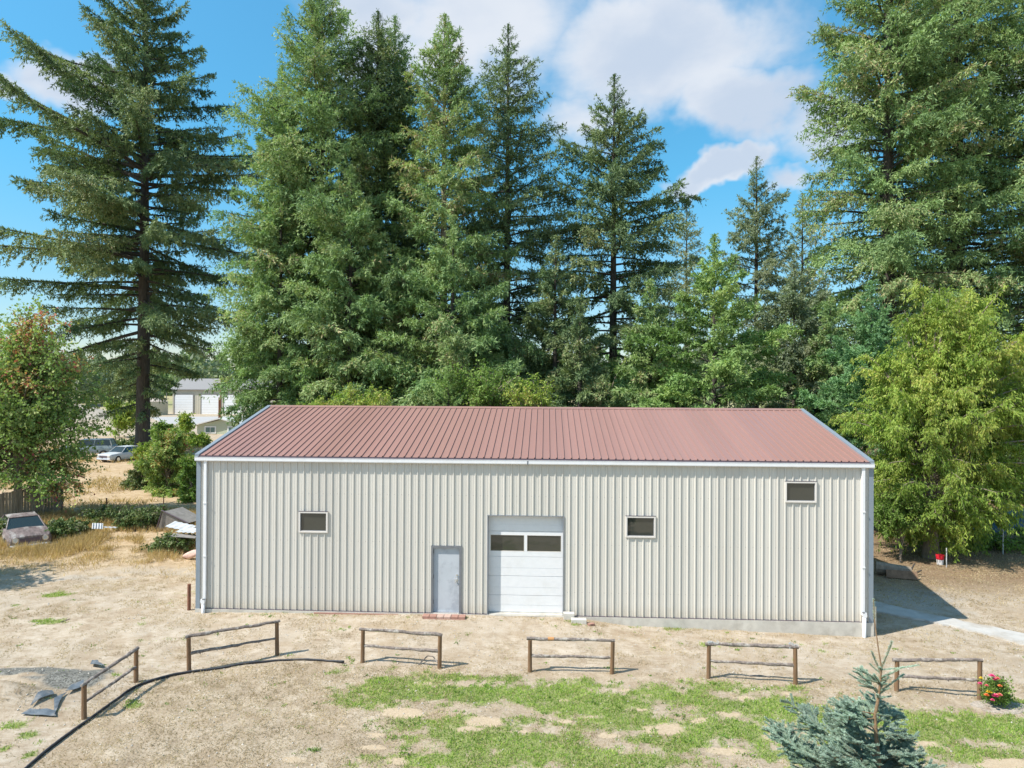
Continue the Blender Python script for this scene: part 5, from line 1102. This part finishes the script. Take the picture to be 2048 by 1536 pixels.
# place on real ground: distance where ground row 830 lies
q = onz(345, 829, -0.3); Yb = q[1]; mpp = (Yb-CAM[1])/F_PX
rt = empty('garage_building', (q[0], Yb, -0.3), 0, 'distant long beige garage with three white roll-up doors', 'building')
Wb = (560-345)*mpp; hz_ = (829-778)*mpp; hr = (829-764)*mpp
b = MB(); b.box(0, Wb, 0, 12, -0.5, hz_); rib_box(b, 0.2, Wb, 0, 0, hz_, 0.6); b.build('wall', mat_simple('beige_siding', (0.50, 0.46, 0.37), 0.7), rt)
b = MB(); b.prism([(-0.5, hz_-0.1), (-0.5, hz_+0.15), (6, hr+1.2), (12.5, hz_+0.15), (12.5, hz_-0.1), (6, hr+1.0)], -0.4, Wb+0.4, 'x'); b.build('roof', mat_simple('grey_roof', (0.25, 0.24, 0.235), 0.8), rt)
for xa in (5, 61, 108, 160):
    x = xa*mpp; b = MB(); wd = 38*mpp; hd_ = 41*mpp
    for k in range(8): b.box(x, x+wd, -0.12, -0.034, 0.0+k*hd_/8, (k+1)*hd_/8-0.03)
    dd_ = b.build('garage_door', M['white'], rt); b = MB(); b.box(x-0.25, x, -0.16, -0.035, 0, hd_+0.25); b.box(x+wd, x+wd+0.25, -0.16, -0.035, 0, hd_+0.25); b.box(x, x+wd, -0.16, -0.035, hd_+0.001, hd_+0.25); b.build('door_trim', M['oldwood'], dd_)
pv = [onz(300, 836, -.3), onz(560, 834, -.3), onz(600, 852, -.3), onz(330, 850, -.3)]
b = MB(); b.add([(p_[0], p_[1], gz(p_[0], p_[1])+0.06) for p_ in pv]+[(p_[0], p_[1], gz(p_[0], p_[1])-0.3) for p_ in pv], [(0, 1, 2, 3), (4, 5, 6, 7), (0, 1, 5, 4), (1, 2, 6, 5), (2, 3, 7, 6), (3, 0, 4, 7)]); tag(b.build('gravel_lot', mat_simple('lot_gravel', (0.40, 0.385, 0.37), 0.95)), 'grey gravel lot in front of the distant garage', None, None, 'structure')
# tan tank
q = onz(318, 832, -0.3); Yt = q[1]+3; m_ = (Yt-CAM[1])/F_PX; c = ony(308, 815, Yt); rt = empty('storage_tank', (c[0], Yt, -0.3), 0, 'round tan storage tank left of the distant garage', 'tank')
b = MB(); h = 29*m_; b.tube([(0, 0, 0), (0, 0, h)], 26*m_, 32); b.build('tank_wall', mat_simple('tan_tank_paint', (0.46, 0.41, 0.29), 0.7), rt)
b = MB(); b.tube([(0, 0, h), (0, 0, h+0.8)], [26.5*m_, 1.0], 32); b.build('roof', mat_simple('tank_roof_paint', (0.47, 0.39, 0.33), 0.7), rt)
# small pale house
q = onz(440, 870, -0.25); Yh = q[1]; m_ = (Yh-CAM[1])/F_PX; c = ony(394, 868, Yh); rt = empty('small_house', (c[0], Yh, -0.25), 0, 'small pale green house with white window trim behind the left end of the roof', 'house')
b = MB(); w_ = 100*m_; h1 = 20*m_; xr = 49*m_; h2 = 33*m_
b.prism([(0, -0.3), (w_, -0.3), (w_, h1), (xr, h2-0.15), (0, h1)], 0, 8, 'y'); b.build('wall', mat_simple('pale_green_siding', (0.46, 0.50, 0.38), 0.7, stretch=(6, 1, 1)), rt)
b = MB()
for xa, za, xb, zb_ in ((-0.7, h1-0.2, xr, h2), (xr, h2, w_+0.7, h1-0.2)): b.add([(xa, -0.6, za), (xb, -0.6, zb_), (xb, 8.6, zb_), (xa, 8.6, za), (xa, -0.6, za+0.16), (xb, -0.6, zb_+0.16), (xb, 8.6, zb_+0.16), (xa, 8.6, za+0.16)], [(0, 1, 2, 3), (4, 5, 6, 7), (0, 1, 5, 4), (3, 2, 6, 7), (0, 3, 7, 4), (1, 2, 6, 5)])
b.build('roof', mat_simple('whitish_roof', (0.62, 0.60, 0.58), 0.7), rt)
for xa in (16, 64):
    b = MB(); x = xa*m_; ww = 24*m_; z = 3*m_; hh = 15*m_; b.box(x, x+ww, -0.06, -0.001, z, z+hh); wn = b.build('window', M['white'], rt)
    b = MB(); b.box(x+0.18, x+ww/2-0.04, -0.075, -0.061, z+0.18, z+hh-0.18); b.box(x+ww/2+0.04, x+ww-0.18, -0.075, -0.061, z+0.18, z+hh-0.18); b.build('pane', mat_glass_dark('house_glass', (0.06, 0.15, 0.15), 0.1), wn)
# low barrier rail, sheds, poles
a = onz(150, 818, -.3); b_ = onz(235, 812, -.3); b = MB(); dd = b_-a; Lr = np.hypot(dd[0], dd[1])
b.box(0, Lr, -0.1, 0.1, -0.2, 1.15, Matrix.Rotation(math.atan2(dd[1], dd[0]), 3, 'Z'), (a[0], a[1], -0.3)); tag(b.build('barrier_wall', mat_simple('dark_blue_barrier', (0.14, 0.17, 0.19), 0.7)), 'long low dark barrier across the far field', 'barrier')
c = onz(155, 838, -.3); V = []; F = []; nn_ = 20
for i in range(nn_):
    for j in range(nn_):
        x = (i/(nn_-1)-.5)*24; y = (j/(nn_-1)-.5)*14; h = 3.6*max(0, 1-math.hypot(x/12, y/7))**0.9; V.append((x, y, h-0.1))
for i in range(nn_-1):
    for j in range(nn_-1): F.append((i*nn_+j, (i+1)*nn_+j, (i+1)*nn_+j+1, i*nn_+j+1))
b = MB(); b.add(V, F); tag(b.build('dirt_mound', mat_simple('grey_dirt', (0.38, 0.33, 0.27), 0.95, var=0.15), None, (c[0], c[1], -0.3), smooth=True), 'grey-brown heap of dirt in the far lot left of the lone fir', 'dirt heap')
for px, pb, pt, lab in ((153, 812, 760, 'utility pole left of the dirt heap'), (240, 800, 765, 'thin pale utility pole left of the lone fir'), (310, 800, 762, 'pale utility pole right of the lone fir trunk'), (333, 800, 770, 'dark pole left of the distant garage')):
    q = onz(px, pb, -0.3); h = (pb-pt)*(q[1]-CAM[1])/F_PX; rt = empty('utility_pole', (q[0], q[1], gz(q[0], q[1])), 0, lab, 'utility pole', 'distant utility poles')
    b = MB(); b.tube([(0, 0, -1), (0, 0, h+1)], [0.22, 0.14], 8); b.build('pole', M['oldwood'], rt); b = MB(); b.box(-1.2, 1.2, -0.08, 0.08, h, h+0.15); b.build('crossarm', M['oldwood'], rt)
for px, lab in ((441, 'tall brown pole in front of the distant garage'), (438, 'short brown pole beside the tall brown one')):
    q = ony(px, 832, 100); h = ony(px, 772 if px == 441 else 795, 100)[2]+0.3; b = MB(); b.tube([(0, 0, 0), (0, 0, h)], 0.13, 8); tag(b.build('wooden_pole', M['rust'], None, (q[0], 100, -0.3)), lab, 'pole')
# low hills far away
b = MB(); vs = []; xs = np.linspace(-3400, 3400, 90)
hh = 20+70*fbm(xs, xs*0, 0.0016, 12, 4)+30*np.exp(-((xs+1200)/500)**2)
for x, h in zip(xs, hh): vs += [(x, 2600, -8), (x, 2750, h), (x, 3300, -8)]
b.add(vs, [(3*i+k, 3*i+k+1, 3*i+k+4, 3*i+k+3) for i in range(len(xs)-1) for k in range(2)]); tag(b.build('hills', mat_simple('hill_forest', (0.10, 0.15, 0.16), 0.95, scale=0.02), None, smooth=True), 'low bluish wooded hills on the horizon', None, None, 'structure')

# ------------------------------------------------------------------ grass
POSTS = [onz(*p, -0.32)[:2] for f_ in FN for p in (f_[1], f_[3])]
def scatter(n, x0, x1, y0, y1, seed):
    r = np.random.default_rng(seed); return r, r.uniform(x0, x1, n), r.uniform(y0, y1, n)
def in_view(x, y, m=1.0):
    d = np.stack([x-CAM[0], y-CAM[1]], -1); f = d @ FW[:2]; l = d @ RT[:2]; return (f > 0) & (np.abs(l) < f*(1024/F_PX)*1.08+m)
def grass_obj(name, label, n, box, seed, leaf, dens, Ls, Ws, up, cl=1, cat='grass'):
    r, x, y = scatter(n, *box, seed); keep = in_view(x, y) & ~((x > -0.1) & (x < W+.1) & (y > -0.06) & (y < DEP+.1))
    x, y = x[keep], y[keep]; d = dens(x, y); k = r.random(len(x)) < d; x, y = x[k], y[k]; d = d[k]
    if cl > 1:
        tb = np.repeat(r.random(len(x))*0.5, cl); dd_ = np.repeat(d, cl); x = np.repeat(x, cl)+r.normal(0, 0.035, len(x)*cl); y = np.repeat(y, cl)+r.normal(0, 0.035, len(y)*cl)
    else: tb = fbm(x, y, 1.3, 50)*0.55; dd_ = d
    z = ground_z(x, y)-0.008; m = len(x); P = np.stack([x, y, z], -1)
    V, F = blades(P, unit(np.stack([r.normal(0, 1, m), r.normal(0, 1, m), r.uniform(*up, m)], -1)), r.uniform(*Ls, m)*(0.6+0.6*dd_), r.uniform(*Ws, m), seed+1, mid=0.4)
    o = link(name, np_mesh(name, V, F, LEAF[leaf], tint=(tb+0.5*r.random(m)).clip(0, 1))); tag(o, label, cat, None, 'stuff'); return m
def d_green(x, y): g, b_, gr, gy_ = masks(x, y); return sstep(0.30, 0.7, g)
def d_dry(x, y):
    g, b_, gr, gy_ = masks(x, y); n = fbm(x, y, 1.1, 60, 4); n2 = fbm(x, y, 4.5, 61, 3)
    e = np.interp(x, ep[:, 0], ep[:, 1], left=-30, right=ep[-1, 1]); inside = sstep(-0.1, 0.3, e-y)*(x < 9)
    base = sstep(0.42, 0.62, n*0.5+n2*0.5)*0.75+0.10
    for q in POSTS: base = np.maximum(base, 1.2*(np.hypot(x-q[0], y-q[1]) < 0.17))
    base = np.maximum(base, 0.8*sstep(-0.45, -0.15, y)*sstep(-0.06, -0.2, y)*(x > -0.5)*(x < 22))
    return np.clip((base+0.45*inside)*(1-sstep(0.45, 0.6, b_))*(1-0.9*sstep(0.3, 0.5, gr))*(1-0.5*sstep(0.4, 0.8, gy_)), 0, 1)
grass_obj('green_grass', 'patches of short green grass in the dry foreground lawn', 420000, (-16, 32, -11.5, 2), 301, 'grass', d_green, (0.03, 0.095), (0.010, 0.017), (0.5, 1.6), 2)
grass_obj('dry_grass', 'short dry straw-coloured grass over the yard', 760000, (-16, 32, -11.5, 9), 302, 'straw', d_dry, (0.035, 0.10), (0.007, 0.014), (0.2, 1.1), 1)
def d_weeds(x, y): g, b_, gr, gy_ = masks(x, y); n = fbm(x, y, 3.2, 70, 3); return sstep(0.60, 0.75, n)*sstep(0.15, 0.5, g+0.12)*0.28
grass_obj('broadleaf_weeds', 'small dark green weed rosettes scattered in the lawn', 60000, (-16, 32, -11.5, 1), 303, 'green', d_weeds, (0.06, 0.12), (0.02, 0.035), (0.3, 1.0), 12, 'weeds')
def d_tall(x, y):
    a = sstep(3.2, 7.0, y+0.04*x)*sstep(20, 14, y)*(x < -0.5); n = fbm(x, y, 0.8, 80, 3); return a*sstep(0.30, 0.6, n)*(0.35+0.65*sstep(6, 8, y))
grass_obj('tall_dry_grass', 'tall golden dry grass along the weedy edge left of the building', 150000, (-24, 0, 2.5, 24), 304, 'gold', d_tall, (0.18, 0.50), (0.012, 0.022), (1.2, 3.0), 3)
def d_far(x, y): n = fbm(x, y, 0.4, 81, 3); return sstep(0.4, 0.6, n)*0.6*(x < -3)
grass_obj('field_dry_grass', 'rough dry grass in the field beyond the board fence', 80000, (-60, -4, 18, 60), 305, 'gold', d_far, (0.2, 0.5), (0.03, 0.05), (1.0, 2.5), 2)
def d_right(x, y): return np.ones_like(x)*0.5
grass_obj('leaf_litter', 'brown leaf litter and dry grass below the drooping tree', 60000, (21.6, 36, 3, 16), 306, 'straw', d_right, (0.04, 0.12), (0.015, 0.03), (0.1, 0.8), 1, 'leaf litter')
# stones on the soil
r = np.random.default_rng(8); x = r.uniform(-12, 28, 2600); y = r.uniform(-9, 1, 2600); k = in_view(x, y) & ~((x > -.1) & (x < W+.1) & (y > -.2)); x, y = x[k], y[k]; s = r.uniform(0.01, 0.035, len(x))
ico = np.array([[1, 0, 0], [-1, 0, 0], [0, 1, 0], [0, -1, 0], [0, 0, .7], [0, 0, -.7]]); fi = np.array([[0, 2, 4], [2, 1, 4], [1, 3, 4], [3, 0, 4], [2, 0, 5], [1, 2, 5], [3, 1, 5], [0, 3, 5]])
V = (ico[None]*s[:, None, None]*r.uniform(0.7, 1.3, (len(x), 6, 1)))+np.stack([x, y, ground_z(x, y)], -1)[:, None]; F = (fi[None]+np.arange(len(x))[:, None, None]*6).reshape(-1, 3)
tag(link('pebbles', np_mesh('pebbles', V.reshape(-1, 3), F, mat_simple('pebble', (0.46, 0.42, 0.37), 0.9, var=0.3))), 'small loose stones scattered over the bare soil', 'stones', None, 'stuff')
